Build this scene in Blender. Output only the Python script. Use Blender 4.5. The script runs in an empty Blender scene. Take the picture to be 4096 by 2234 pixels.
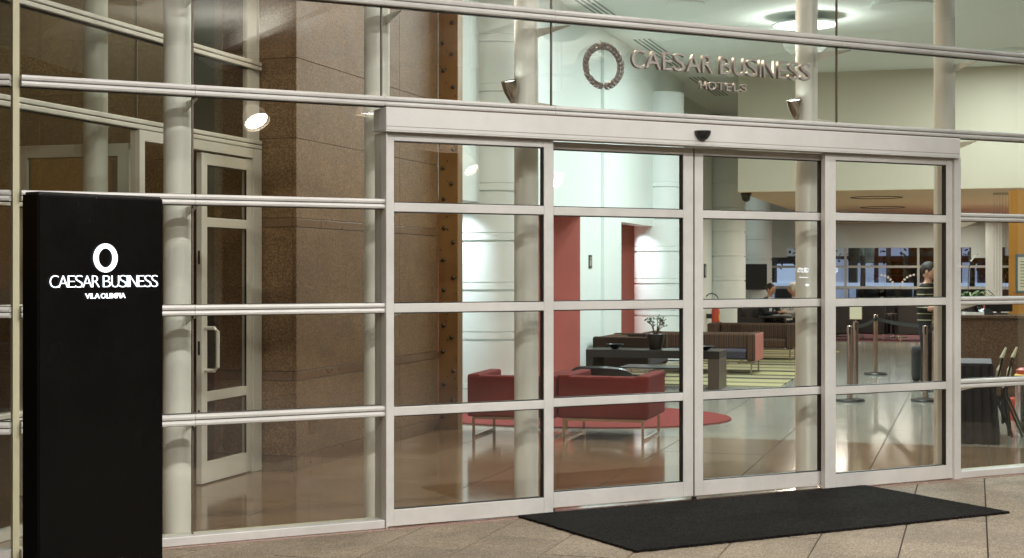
import bpy, math, random
from mathutils import Vector, Matrix, Euler
random.seed(7)
R = math.radians
SC = bpy.context.scene
COL = SC.collection

# ------------------------------------------------------------------ camera, sky, sun, exposure
# world axes: x and y follow the building grid (floor tiles, lobby walls); the entrance front cuts it at 45 degrees
cam_d = bpy.data.cameras.new('camera'); cam = bpy.data.objects.new('camera', cam_d); COL.objects.link(cam)
cam.location = (0, 0, 1.56); cam.rotation_euler = (R(90), 0, R(17))
cam_d.sensor_width = 36; cam_d.lens = 53.2; cam_d.shift_y = -0.0076; cam_d.clip_end = 500; cam_d.clip_start = 0.05
SC.camera = cam
W = bpy.data.worlds.new('World'); SC.world = W; W.use_nodes = True
wn = W.node_tree.nodes; wl = W.node_tree.links
bg = wn['Background']; sky = wn.new('ShaderNodeTexSky'); sky.sky_type = 'NISHITA'; sky.sun_disc = False
sky.sun_elevation = R(1.0); sky.sun_rotation = R(200)
wl.new(sky.outputs[0], bg.inputs[0]); bg.inputs[1].default_value = 0.05
sun_d = bpy.data.lights.new('sun', 'SUN'); sun_d.energy = 0.05; sun_d.angle = R(10); sun_d.color = (1, .9, .8)
sun = bpy.data.objects.new('sun', sun_d); COL.objects.link(sun); sun.rotation_euler = (R(89), 0, R(-20))
SC.view_settings.view_transform = 'Standard'; SC.view_settings.look = 'None'
SC.view_settings.exposure = 0.22; SC.view_settings.gamma = 1.0
SC.cycles.use_denoising = True
SC.cycles.max_bounces = 6; SC.cycles.diffuse_bounces = 4; SC.cycles.glossy_bounces = 3
SC.cycles.transparent_max_bounces = 32; SC.cycles.transmission_bounces = 4
SC.cycles.sample_clamp_indirect = 6.0; SC.cycles.caustics_reflective = False; SC.cycles.caustics_refractive = False

# ------------------------------------------------------------------ materials
MT = {}
def mat(name, col, rough=.5, metal=0., var=.12, scale=6., bump=0., bscale=60., spec=.5, speck=None, coat=0., stretch=None, rvar=.08, orand=0., grime=0.):
    m = bpy.data.materials.new(name); m.use_nodes = True
    nt = m.node_tree; n = nt.nodes; l = nt.links; p = n['Principled BSDF']
    tc = n.new('ShaderNodeTexCoord'); mp = n.new('ShaderNodeMapping'); l.new(tc.outputs['Object'], mp.inputs[0])
    if stretch: mp.inputs['Scale'].default_value = stretch
    nz = n.new('ShaderNodeTexNoise'); nz.inputs['Scale'].default_value = scale; nz.inputs['Detail'].default_value = 6
    l.new(mp.outputs[0], nz.inputs[0])
    mx = n.new('ShaderNodeMix'); mx.data_type = 'RGBA'
    mx.inputs[6].default_value = tuple(c * (1 - var) for c in col) + (1,)
    mx.inputs[7].default_value = tuple(min(1, c * (1 + var)) for c in col) + (1,)
    l.new(nz.outputs[0], mx.inputs[0]); out = mx.outputs[2]
    if speck:                                           # granite: three grain colours from a fine cell pattern
        sc_, cols, amt = speck
        vo = n.new('ShaderNodeTexVoronoi'); vo.inputs['Scale'].default_value = sc_; l.new(tc.outputs['Object'], vo.inputs[0])
        sp = n.new('ShaderNodeSeparateColor'); l.new(vo.outputs['Color'], sp.inputs[0])
        rp = n.new('ShaderNodeValToRGB'); rp.color_ramp.interpolation = 'CONSTANT'
        e = rp.color_ramp.elements; e[0].position = 0; e[0].color = cols[0] + (1,); e[1].position = .4; e[1].color = cols[1] + (1,)
        q = e.new(.75); q.color = cols[2] + (1,)
        l.new(sp.outputs[0], rp.inputs[0])
        m2 = n.new('ShaderNodeMix'); m2.data_type = 'RGBA'; m2.inputs[0].default_value = amt
        l.new(out, m2.inputs[6]); l.new(rp.outputs[0], m2.inputs[7]); out = m2.outputs[2]
    if orand:                                           # each slab its own tone
        oi = n.new('ShaderNodeObjectInfo'); r1 = n.new('ShaderNodeMapRange'); r1.inputs[3].default_value = 1 - orand; r1.inputs[4].default_value = 1 + orand
        l.new(oi.outputs['Random'], r1.inputs[0]); m3 = n.new('ShaderNodeMix'); m3.data_type = 'RGBA'; m3.blend_type = 'MULTIPLY'; m3.inputs[0].default_value = 1
        l.new(out, m3.inputs[6]); l.new(r1.outputs[0], m3.inputs[7]); out = m3.outputs[2]
    if grime:                                           # broad stains and fine dirt with a shape of their own
        g1 = n.new('ShaderNodeTexNoise'); g1.inputs['Scale'].default_value = 2.1; g1.inputs['Detail'].default_value = 9; g1.inputs['Roughness'].default_value = .72
        ge = n.new('ShaderNodeNewGeometry'); l.new(ge.outputs['Position'], g1.inputs[0]); r2 = n.new('ShaderNodeValToRGB'); r2.color_ramp.elements[0].position = .38; r2.color_ramp.elements[1].position = .62
        r2.color_ramp.elements[0].color = (1 - grime, 1 - grime, 1 - grime * 1.05, 1); r2.color_ramp.elements[1].color = (1, 1, 1, 1); l.new(g1.outputs[0], r2.inputs[0])
        m4 = n.new('ShaderNodeMix'); m4.data_type = 'RGBA'; m4.blend_type = 'MULTIPLY'; m4.inputs[0].default_value = 1; l.new(out, m4.inputs[6]); l.new(r2.outputs[0], m4.inputs[7]); out = m4.outputs[2]
    l.new(out, p.inputs['Base Color'])
    if rvar:
        mr = n.new('ShaderNodeMapRange'); mr.inputs[3].default_value = max(0.02, rough - rvar); mr.inputs[4].default_value = min(1, rough + rvar)
        n2 = n.new('ShaderNodeTexNoise'); n2.inputs['Scale'].default_value = scale * 2.3; n2.inputs['Detail'].default_value = 5
        l.new(mp.outputs[0], n2.inputs[0]); l.new(n2.outputs[0], mr.inputs[0]); l.new(mr.outputs[0], p.inputs['Roughness'])
    else: p.inputs['Roughness'].default_value = rough
    p.inputs['Metallic'].default_value = metal; p.inputs['Specular IOR Level'].default_value = spec
    p.inputs['Coat Weight'].default_value = coat
    if bump:
        b = n.new('ShaderNodeBump'); b.inputs['Strength'].default_value = bump; b.inputs['Distance'].default_value = .01
        n3 = n.new('ShaderNodeTexNoise'); n3.inputs['Scale'].default_value = bscale; n3.inputs['Detail'].default_value = 5
        l.new(mp.outputs[0], n3.inputs[0]); l.new(n3.outputs[0], b.inputs['Height']); l.new(b.outputs[0], p.inputs['Normal'])
    MT[name] = m; return m

def stripes(name, axis, period, cols, rough=.9):
    """woven stripes along one object axis; cols = [(position, colour), ...]"""
    m = bpy.data.materials.new(name); m.use_nodes = True
    nt = m.node_tree; n = nt.nodes; l = nt.links; p = n['Principled BSDF']
    tc = n.new('ShaderNodeTexCoord'); sx = n.new('ShaderNodeSeparateXYZ'); l.new(tc.outputs['Object'], sx.inputs[0])
    d = n.new('ShaderNodeMath'); d.operation = 'DIVIDE'; d.inputs[1].default_value = period; l.new(sx.outputs[axis], d.inputs[0])
    fr = n.new('ShaderNodeMath'); fr.operation = 'FRACT'; l.new(d.outputs[0], fr.inputs[0])
    rp = n.new('ShaderNodeValToRGB'); rp.color_ramp.interpolation = 'CONSTANT'; e = rp.color_ramp.elements
    e[0].position = cols[0][0]; e[0].color = cols[0][1] + (1,); e[1].position = cols[1][0]; e[1].color = cols[1][1] + (1,)
    for ps, c in cols[2:]: q = e.new(ps); q.color = c + (1,)
    l.new(fr.outputs[0], rp.inputs[0])
    nz = n.new('ShaderNodeTexNoise'); nz.inputs['Scale'].default_value = 90; l.new(tc.outputs['Object'], nz.inputs[0])
    hs = n.new('ShaderNodeMix'); hs.data_type = 'RGBA'; hs.blend_type = 'OVERLAY'; hs.inputs[0].default_value = .35
    l.new(rp.outputs[0], hs.inputs[6]); l.new(nz.outputs[0], hs.inputs[7]); l.new(hs.outputs[2], p.inputs['Base Color'])
    p.inputs['Roughness'].default_value = rough; p.inputs['Specular IOR Level'].default_value = .15
    MT[name] = m; return m

def glass(name, tint=(.93, .95, .92), r0=.04, wob=.0, mist=.0):
    """clear pane: Schlick mirror reflection on each face, the rest passes straight through with a slight tint"""
    m = bpy.data.materials.new(name); m.use_nodes = True
    nt = m.node_tree; n = nt.nodes; l = nt.links; n.remove(n['Principled BSDF']); o = n['Material Output']
    g = n.new('ShaderNodeNewGeometry'); dt = n.new('ShaderNodeVectorMath'); dt.operation = 'DOT_PRODUCT'
    l.new(g.outputs['Normal'], dt.inputs[0]); l.new(g.outputs['Incoming'], dt.inputs[1])
    ab = n.new('ShaderNodeMath'); ab.operation = 'ABSOLUTE'; l.new(dt.outputs['Value'], ab.inputs[0])
    om = n.new('ShaderNodeMath'); om.operation = 'SUBTRACT'; om.inputs[0].default_value = 1; l.new(ab.outputs[0], om.inputs[1])
    pw = n.new('ShaderNodeMath'); pw.operation = 'POWER'; pw.inputs[1].default_value = 5; l.new(om.outputs[0], pw.inputs[0])
    ma = n.new('ShaderNodeMath'); ma.operation = 'MULTIPLY_ADD'; ma.inputs[1].default_value = 1 - r0; ma.inputs[2].default_value = r0; l.new(pw.outputs[0], ma.inputs[0])
    tr = n.new('ShaderNodeBsdfTransparent'); tr.inputs[0].default_value = tint + (1,)
    gl = n.new('ShaderNodeBsdfGlossy'); gl.inputs['Roughness'].default_value = .0; gl.inputs[0].default_value = (1, 1, 1, 1)
    if wob:
        tc = n.new('ShaderNodeTexCoord'); nz = n.new('ShaderNodeTexNoise'); nz.inputs['Scale'].default_value = 1.6; l.new(tc.outputs['Object'], nz.inputs[0])
        b = n.new('ShaderNodeBump'); b.inputs['Strength'].default_value = wob; b.inputs['Distance'].default_value = .02
        l.new(nz.outputs[0], b.inputs['Height']); l.new(b.outputs[0], gl.inputs['Normal'])
    mx = n.new('ShaderNodeMixShader'); l.new(ma.outputs[0], mx.inputs[0]); l.new(tr.outputs[0], mx.inputs[1]); l.new(gl.outputs[0], mx.inputs[2])
    l.new(mx.outputs[0], o.inputs[0]); MT[name] = m; return m

def emit(name, col, s, sample=False):
    m = bpy.data.materials.new(name); m.use_nodes = True
    p = m.node_tree.nodes['Principled BSDF']; p.inputs['Base Color'].default_value = (.8, .8, .8, 1)
    p.inputs['Emission Color'].default_value = col + (1,); p.inputs['Emission Strength'].default_value = s
    m.cycles.emission_sampling = 'AUTO' if sample else 'NONE'
    MT[name] = m; return m

mat('frame', (.62, .61, .58), .36, .05, .06, 3, grime=.14, bump=.03, bscale=200)
mat('frame_in', (.62, .60, .54), .4, .1, .05, 3)
mat('header', (.64, .63, .605), .44, .05, .05, 2.0, grime=.08)
mat('gasket', (.012, .011, .010), .5, 0, .1)
mat('joint', (.10, .075, .05), .5, 0, .2, 30)
mat('column', (.80, .79, .74), .4, 0, .05, 2.5, .02, 40)
mat('granite', (.19, .115, .058), .5, 0, .18, 2.2, .08, 300, speck=(120, ((.085, .048, .024), (.20, .115, .058), (.34, .21, .115)), .62), orand=.10, grime=.16)
mat('granite_band', (.15, .088, .05), .3, 0, .15, 5, speck=(200, ((.08, .045, .027), (.16, .095, .055), (.24, .15, .09)), .6))
mat('paver', (.245, .192, .134), .75, 0, .14, 1.4, .25, 220, orand=.10, grime=.26, speck=(150, ((.11, .082, .056), (.25, .195, .137), (.39, .32, .235)), .65))
mat('threshold', (.26, .15, .11), .25, 0, .15, 6, speck=(220, ((.18, .10, .07), (.28, .17, .12), (.34, .22, .17)), .5))
mat('grout', (.06, .05, .04), .9, 0, .2, 20)
mat('tile', (.35, .335, .285), .12, 0, .07, 2.0, orand=.05, grime=.08, spec=.6, rvar=.03, speck=(150, ((.28, .265, .22), (.36, .345, .295), (.43, .415, .37)), .35))
mat('tile_brown', (.20, .128, .075), .11, 0, .10, 2.5, orand=.06, grime=.08, spec=.6, rvar=.03, speck=(180, ((.14, .085, .05), (.22, .14, .08), (.29, .20, .125)), .5))
mat('white_wall', (.79, .85, .82), .55, 0, .02, 1.2, .02, 90)
mat('drum_white', (.80, .85, .83), .5, 0, .02, 1.5)
mat('ceiling', (.82, .87, .83), .7, 0, .02, 1)
mat('beige_ceiling_lit', (.74, .57, .37), .6, 0, .03, .8); mat('beige', (.59, .525, .41), .6, 0, .03, .8)
mat('red_wall', (.56, .18, .155), .5, 0, .08, 3, .05, 60)
mat('steel', (.24, .13, .05), .42, .35, .28, 5, .12, 40, stretch=(1, 1, .35))
mat('bolt', (.06, .05, .042), .4, .7, .2, 20)
mat('bronze', (.33, .305, .275), .42, .45, .12, 14, rvar=.08)
mat('chrome', (.62, .60, .58), .14, 1, .04, 4, rvar=.05)
mat('chrome_brown', (.50, .43, .38), .2, 1, .04, 4, rvar=.05)
mat('black', (.013, .012, .011), .35, 0, .2, 6)
mat('black_matt', (.018, .016, .015), .8, 0, .25, 12, .2, 200)
mat('totem', (.0035, .0031, .0028), .25, 0, .3, 3, spec=.12)
mat('mat_fibre', (.0115, .010, .0085), .95, 0, .45, 5, .9, 300, spec=.1, speck=(130, ((.004, .0035, .003), (.011, .0098, .0085), (.030, .027, .024)), .8), grime=.35)
mat('red_fabric', (.165, .024, .022), .85, 0, .12, 40, .25, 500, spec=.2)
mat('red_rug', (.22, .045, .04), .95, 0, .12, 60, .4, 400, spec=.1)
mat('dark_wood', (.022, .017, .014), .3, 0, .25, 8, stretch=(1, 8, 8))
mat('brown_wood', (.075, .05, .035), .4, 0, .25, 8, stretch=(1, 1, 8))
mat('orange_wood', (.52, .23, .035), .35, 0, .16, 3, .03, 40, stretch=(6, 6, .6))
mat('desk_granite', (.10, .055, .032), .25, 0, .2, 5, speck=(120, ((.05, .028, .018), (.11, .06, .037), (.17, .11, .07)), .6))
mat('navy_cloth', (.022, .019, .024), .85, 0, .2, 12, .2, 120)
mat('navy_top', (.05, .042, .055), .6, 0, .1, 12)
mat('pot', (.02, .013, .010), .35, 0, .3, 12, .1, 40)
mat('leaf', (.055, .10, .022), .5, 0, .35, 20)
mat('leaf_pale', (.20, .26, .07), .45, 0, .3, 20)
mat('petal', (.80, .78, .74), .6, 0, .05)
mat('bark', (.10, .075, .04), .8, 0, .25, 30)
mat('ext_red', (.55, .055, .02), .3, 0, .08)
mat('yellow', (.75, .52, .03), .4, 0, .05)
mat('rubber', (.02, .02, .02), .6)
mat('sign_dark', (.03, .035, .03), .4)
mat('cream', (.70, .64, .46), .6, 0, .06, 10)
mat('slate', (.10, .135, .15), .5)
mat('skin', (.48, .25, .16), .55, 0, .06, 20)
mat('hair', (.02, .013, .009), .6, 0, .3, 60)
mat('hair_white', (.62, .58, .50), .7, 0, .1, 40)
mat('suit', (.014, .014, .018), .8, 0, .2, 20)
mat('shirt', (.72, .74, .78), .7, 0, .04)
mat('blouse', (.62, .58, .52), .8, 0, .08, 20)
mat('carpet_red', (.15, .05, .06), .95, 0, .2, 30)
mat('seat_brown', (.035, .028, .04), .8, 0, .15, 30)
mat('chair_dark', (.018, .011, .010), .6, 0, .2, 10)
mat('soffit', (.74, .725, .68), .7, 0, .04, .6)
mat('asphalt', (.05, .048, .045), .9, 0, .2, 3, .3, 80)
mat('street_wall', (.16, .15, .15), .8, 0, .2, 1)
mat('lamp_bowl', (.80, .80, .74), .5, 0, .12, 60, .3, 160); mat('lamp_shell', (.55, .48, .38), .35, .6, .3, 60, .4, 160)
mat('paper', (.75, .72, .66), .7, 0, .08, 30)
mat('ledge', (.50, .48, .32), .6)
stripes('striped_fabric', 0, .075, [(0, (.085, .046, .030)), (.45, (.042, .026, .019)), (.72, (.13, .075, .042)), (.88, (.03, .018, .015))])
stripes('striped_rug', 1, 3.3, [(0, (.33, .295, .16)), (.16, (.12, .105, .065)), (.22, (.31, .275, .15)), (.40, (.045, .04, .035)), (.48, (.27, .24, .14)), (.62, (.10, .085, .06)), (.70, (.35, .31, .15)), (.90, (.05, .04, .035))])
stripes('striped_shirt', 2, .085, [(0, (.030, .026, .022)), (.72, (.45, .40, .27)), (.86, (.030, .026, .022))])
glass('glass', (.955, .965, .945), .062, .012)
glass('glass_door', (.95, .96, .94), .055, .02)
glass('glass_in', (.93, .94, .92), .04, .01)
glass('acrylic', (.86, .88, .87), .06)
emit('letter_light', (.80, .88, 1.0), 1.15)
emit('lamp_pendant', (1.0, .96, .90), 15.0, True)
emit('lamp_lobby', (.90, 1.0, .95), 10.0)
emit('lamp_warm', (1.0, .88, .70), 5.0)
emit('lamp_cool', (.86, .95, 1.0), 10.0)
emit('window_dim', (.20, .22, .25), .9); emit('window_blue', (.19, .25, .43), .95)
emit('window_pale', (.42, .55, .85), .85)
emit('bulb', (1, .85, .6), 9.0)
emit('sign_glow', (.85, .90, 1.0), 9.0)

# ------------------------------------------------------------------ mesh helpers
class MB:
    def __init__(s): s.v = []; s.f = []; s.m = []; s.mi = 0
    def add(s, vs, fs):
        k = len(s.v); s.v += [tuple(p) for p in vs]; s.f += [tuple(i + k for i in f) for f in fs]; s.m += [s.mi] * len(fs); return s
    def box(s, x0, x1, y0, y1, z0, z1):
        return s.add([(x0, y0, z0), (x1, y0, z0), (x1, y1, z0), (x0, y1, z0), (x0, y0, z1), (x1, y0, z1), (x1, y1, z1), (x0, y1, z1)],
                     [(0, 3, 2, 1), (4, 5, 6, 7), (0, 1, 5, 4), (1, 2, 6, 5), (2, 3, 7, 6), (3, 0, 4, 7)])
    def prism(s, poly, z0, z1, inset=0.):
        poly = [(p[0], p[1]) for p in poly]; n = len(poly)
        cx = sum(p[0] for p in poly) / n; cy = sum(p[1] for p in poly) / n
        def sh(p, d):
            if not d: return p
            L = math.hypot(p[0] - cx, p[1] - cy) or 1; return (p[0] - (p[0] - cx) / L * d, p[1] - (p[1] - cy) / L * d)
        vs = [(p[0], p[1], z0) for p in poly]
        if inset: vs += [(p[0], p[1], z1 - inset * .6) for p in poly]
        vs += [sh(p, inset) + (z1,) for p in poly]
        fs = [tuple(range(n - 1, -1, -1))]; rings = len(vs) // n
        for k in range(rings - 1):
            fs += [(k * n + i, k * n + (i + 1) % n, (k + 1) * n + (i + 1) % n, (k + 1) * n + i) for i in range(n)]
        fs.append(tuple((rings - 1) * n + i for i in range(n)))
        return s.add(vs, fs)
    def lathe(s, prof, n=24, c=(0, 0, 0), cap=True):
        vs = []; fs = []
        for r, z in prof:
            for i in range(n):
                a = 2 * math.pi * i / n; vs.append((c[0] + r * math.cos(a), c[1] + r * math.sin(a), c[2] + z))
        for k in range(len(prof) - 1):
            for i in range(n): fs.append((k * n + i, k * n + (i + 1) % n, (k + 1) * n + (i + 1) % n, (k + 1) * n + i))
        if cap:
            fs.append(tuple(range(n - 1, -1, -1))); t = (len(prof) - 1) * n; fs.append(tuple(range(t, t + n)))
        return s.add(vs, fs)
    def tube(s, pts, r, n=8, cap=True):
        pts = [Vector(p) for p in pts]; rs = r if isinstance(r, (list, tuple)) else [r] * len(pts)
        vs = []; fs = []
        for k, p in enumerate(pts):
            d = (pts[min(k + 1, len(pts) - 1)] - pts[max(k - 1, 0)]).normalized()
            u = d.cross(Vector((0, 0, 1)));
            if u.length < .2: u = d.cross(Vector((1, 0, 0)))
            u.normalize(); w = u.cross(d)
            for i in range(n):
                a = 2 * math.pi * i / n; vs.append(p + (u * math.cos(a) + w * math.sin(a)) * rs[k])
        for k in range(len(pts) - 1):
            for i in range(n): fs.append((k * n + i, (k + 1) * n + i, (k + 1) * n + (i + 1) % n, k * n + (i + 1) % n))
        if cap:
            fs.append(tuple(range(n))); t = (len(pts) - 1) * n; fs.append(tuple(range(t + n - 1, t - 1, -1)))
        return s.add(vs, fs)
    def ball(s, c, rx, ry=None, rz=None, n=12, m=8):
        ry = ry or rx; rz = rz or rx
        prof = [(math.sin(math.pi * (k + .02) / (m + .04)), -math.cos(math.pi * (k + .02) / (m + .04))) for k in range(m + 1)]
        k0 = len(s.v); s.lathe(prof, n)
        for i in range(k0, len(s.v)): x, y, z = s.v[i]; s.v[i] = (c[0] + x * rx, c[1] + y * ry, c[2] + z * rz)
        return s
    def mesh(s, name, mats, smooth=False):
        me = bpy.data.meshes.new(name); me.from_pydata(s.v, [], s.f)
        for q in (mats if isinstance(mats, (list, tuple)) else [mats]): me.materials.append(MT[q])
        for p, i in zip(me.polygons, s.m): p.material_index = i
        if smooth: me.polygons.foreach_set('use_smooth', [True] * len(me.polygons))
        me.update(); return me
    def obj(s, name, mats, parent=None, loc=(0, 0, 0), rz=0., smooth=False, bevel=0., rot=None):
        return link(name, s.mesh(name, mats, smooth), parent, loc, rz, bevel, smooth, rot)
def link(name, me, parent=None, loc=(0, 0, 0), rz=0., bevel=0., smooth=False, rot=None):
    o = bpy.data.objects.new(name, me); COL.objects.link(o); o.location = loc; o.rotation_euler = rot or (0, 0, rz); o.parent = parent
    if bevel:
        b = o.modifiers.new('bevel', 'BEVEL'); b.width = bevel; b.segments = 2; b.limit_method = 'ANGLE'; b.angle_limit = R(40)
    if smooth:
        es = o.modifiers.new('split', 'EDGE_SPLIT'); es.split_angle = R(24)
    return o
def tag(o, label, cat, group=None, kind=None):
    if label: o['label'] = label
    if cat: o['category'] = cat
    if group: o['group'] = group
    if kind: o['kind'] = kind
    return o
def thing(name, label, cat, loc=(0, 0, 0), rz=0., group=None):
    o = bpy.data.objects.new(name, None); COL.objects.link(o); o.location = loc; o.rotation_euler = (0, 0, rz); o.empty_display_size = .1
    return tag(o, label, cat, group)
def struct(o): o['kind'] = 'structure'; return o
def copy_tree(o, loc=None, rz=None, label=None, parent=None):
    c = o.copy(); COL.objects.link(c); c.parent = parent
    if loc is not None: c.location = loc
    if rz is not None: c.rotation_euler = (0, 0, rz)
    if label: c['label'] = label
    for ch in list(o.children): copy_tree(ch, parent=c)
    return c
def area(name, loc, size, power, col, parent=None, rot=(0, 0, 0), shape='DISK', spread=180):
    d = bpy.data.lights.new(name, 'AREA'); d.shape = shape; d.size = size; d.energy = power; d.color = col; d.spread = R(spread)
    o = bpy.data.objects.new(name, d); COL.objects.link(o); o.location = loc; o.rotation_euler = rot; o.parent = parent; return o
Q = math.sqrt(.5)
FO = (-8.52 * Q, 8.52 * Q, 0); FR = R(45)              # entrance front: local x along it, local y inwards
def F(s, t, z=0): return (FO[0] + (s - t) * Q, FO[1] + (s + t) * Q, z)
def clip(poly, n, k, keep=1):
    """keep the side of the line n.p = k where keep*(n.p-k) >= 0"""
    out = []
    for i in range(len(poly)):
        p, q = poly[i], poly[(i + 1) % len(poly)]
        a = keep * (p[0] * n[0] + p[1] * n[1] - k); b = keep * (q[0] * n[0] + q[1] * n[1] - k)
        if a >= 0: out.append(p)
        if a * b < 0: t = a / (a - b); out.append((p[0] + (q[0] - p[0]) * t, p[1] + (q[1] - p[1]) * t))
    return out
NF = (-Q, Q)

# ================================================================== SETTING: ground, paving, lobby floor
struct(MB().box(-120, 120, -120, 160, -.30, -.06).obj('ground', 'asphalt'))
pb = struct(MB().prism([F(-3, -14), F(14, -14), F(14, 0), F(-3, 0)], -.055, -.012).obj('pavement', 'grout'))
PW, PL = .47, .93
for i in range(-14, 10):                                  # paving slabs, running bond on the building grid
    for j in range(-2, 16):
        x0 = -.40 + i * PW; y0 = j * PL + (.0 if i % 2 else .46) + .13
        poly = [(x0 + .004, y0 + .004), (x0 + PW - .004, y0 + .004), (x0 + PW - .004, y0 + PL - .004), (x0 + .004, y0 + PL - .004)]
        poly = clip(poly, NF, 8.52 - .125, -1)
        if len(poly) < 3: continue
        cx = sum(p[0] for p in poly) / len(poly); cy = sum(p[1] for p in poly) / len(poly)
        k = cx * NF[0] + cy * NF[1]; s_ = (cx + cy) * Q
        if k < 4.9 or s_ < 1.2 or s_ > 11.5: continue
        ar = abs(sum(poly[q][0] * poly[(q + 1) % len(poly)][1] - poly[(q + 1) % len(poly)][0] * poly[q][1] for q in range(len(poly)))) / 2
        if ar < .004: continue
        o = MB().prism([(p[0] - cx, p[1] - cy) for p in poly], -.02, 0, .003).obj('paving_slab', 'paver', pb, (cx, cy, random.uniform(-.0012, .0012)))
        o.rotation_euler = (random.uniform(-.0015, .0015), random.uniform(-.0015, .0015), 0)
struct(MB().prism([F(.6, -.122), F(11.5, -.122), F(11.5, .04), F(.6, .04)], -.04, .001, .003).obj('threshold', 'threshold'))

fb = struct(MB().prism([F(.0, .05), F(12.5, .05), (9, 47), (-14, 47), (-14, 5)], -.05, -.006).obj('lobby_floor', 'grout'))
TW, TL = .91, 1.18
for i in range(-6, 5):
    for j in range(-7, 11):
        x0 = -.79 + i * TW; y0 = 12.92 + j * TL
        poly = [(x0 + .004, y0 + .004), (x0 + TW - .004, y0 + .004), (x0 + TW - .004, y0 + TL - .004), (x0 + .004, y0 + TL - .004)]
        poly = clip(poly, NF, 8.52 + .045, 1)
        if len(poly) < 3: continue
        cx = sum(p[0] for p in poly) / len(poly); cy = sum(p[1] for p in poly) / len(poly)
        MB().prism([(p[0] - cx, p[1] - cy) for p in poly], -.02, 0).obj('floor_tile', 'tile_brown' if y0 < 14 else 'tile', fb, (cx, cy, random.uniform(-.0004, .0004)))
yf = 12.92 + 11 * TL
MB().box(-6.25 + .003, 9, yf + .002, 47, -.02, 0).obj('floor_sheet', 'tile', fb)['kind'] = 'stuff'
MB().box(3.77, 9, 12.4, yf, -.02, 0).obj('floor_sheet', 'tile', fb)['kind'] = 'stuff'
MB().box(-14, -6.26, 5, 47, -.02, 0).obj('floor_sheet', 'tile_brown', fb)['kind'] = 'stuff'
# ------------------------------------------------------------------ lobby shell
CZ = 5.1
struct(MB().prism([F(-1.0, -.05), F(12.5, -.05), (9, 47.5), (-14, 47.5), (-14, 4)], CZ, CZ + .25).obj('ceiling', 'ceiling'))
wl_ = MB(); WA = -5.2
wl_.box(WA - .25, WA, 14.27, 20.233, 2.32, CZ); wl_.box(WA - .25, WA, 20.233, 21.343, 0, CZ)
wl_.box(WA - .25, WA - .05, 21.343, 21.638, 0, CZ); wl_.box(WA - .25, WA, 21.343, 21.638, 4.92, CZ)
wl_.box(WA - .25, WA, 21.638, 22.762, 0, CZ); wl_.box(WA - .25, WA, 22.762, 28.0, 2.32, CZ); wl_.box(WA - .65, WA - .4, 28.0, 34.0, 0, CZ); wl_.box(-9.0, WA - .25, 34.0, 34.2, 0, CZ); wl_.box(-9.2, -9.0, 34.0, 47, 0, CZ)
lw = struct(wl_.obj('lobby_wall', 'white_wall'))
for y0, y1 in ((14.27, 20.233), (22.762, 28.0)):
    MB().box(-6.15, WA - .004, y1 - .012, y1 - .001, 0, 2.318).box(-6.15, -6.05, y0 + 2.4, y1 - .013, 0, 2.39).obj('niche_lining', 'red_wall', lw)
    MB().box(-6.25, -6.15, y0, y1, 0, 2.5).box(-6.15, WA - .25, y0 - .1, y0, 0, 2.5).obj('niche_back', 'white_wall' if y0 < 20 else 'red_wall', lw)
    MB().box(-6.15, WA - .25, y0, y1, 2.40, 2.5).obj('niche_soffit', 'white_wall', lw)
struct(MB().box(8.6, 9, 12.6, 47, 0, CZ).obj('side_wall', 'beige'))
struct(MB().box(-14, -13.8, 5, 47, 0, CZ).obj('back_wall', 'granite'))
bk = struct(MB().box(-4.1, 8.6, 27.4, 46.45, 3.0, CZ).obj('bulkhead', 'beige'))
MB().box(-4.098, 8.59, 27.402, 46.4, 2.992, 2.9995).obj('lower_ceiling', 'beige_ceiling_lit', bk)  # sheet added over the underside; warm lamp glow put into its colour
# cove lamps in the two niches
for k, (x, y) in enumerate(((-5.60, 15.45), (-5.58, 24.85))):
    t = thing('niche_lamp', ('recessed lamp lighting the white round column nearest the rusty post', 'recessed lamp lighting the white round column beside the potted tree')[k], 'lamp', (x, y, 2.40), 0, 'lamps above the wall niches')
    MB().lathe([(.11, 0), (.11, -.012), (.095, -.012)], 20).obj('trim', 'frame', t)
    MB().lathe([(.094, -.006), (.094, -.010)], 20).obj('diffuser', 'lamp_cool', t)
    area('light', (0, 0, -.03), .18, 21, (.80, .92, 1), t, spread=130)
# white stacked-drum columns along the lobby wall
def seg_mesh():
    m = MB(); m.lathe([(.398, 0), (.398, .024), (.425, .026), (.425, .095), (.415, .097), (.415, .107), (.425, .109), (.425, .543), (.398, .545)], 40)
    return m.mesh('drum_segment', 'drum_white', True)
SEG = seg_mesh()
for k, (x, y, lab) in enumerate(((-5.175, 16.195, 'brightly lit white round column beside the rusty bolted post'), (-5.185, 25.603, 'white round column behind the potted bonsai tree'),
                                 (-5.33, 33.9, 'white round column behind the fire extinguisher'), (-5.85, 42.6, 'far white round column carrying the black television'))):
    t = thing('drum_column', lab, 'column', (x, y, 0), 0, 'stacked white columns along the lobby wall')
    for q in range(9): link('drum_segment', SEG, t, (0, 0, -.30 + q * .545 if q else -.30), smooth=True)
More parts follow.
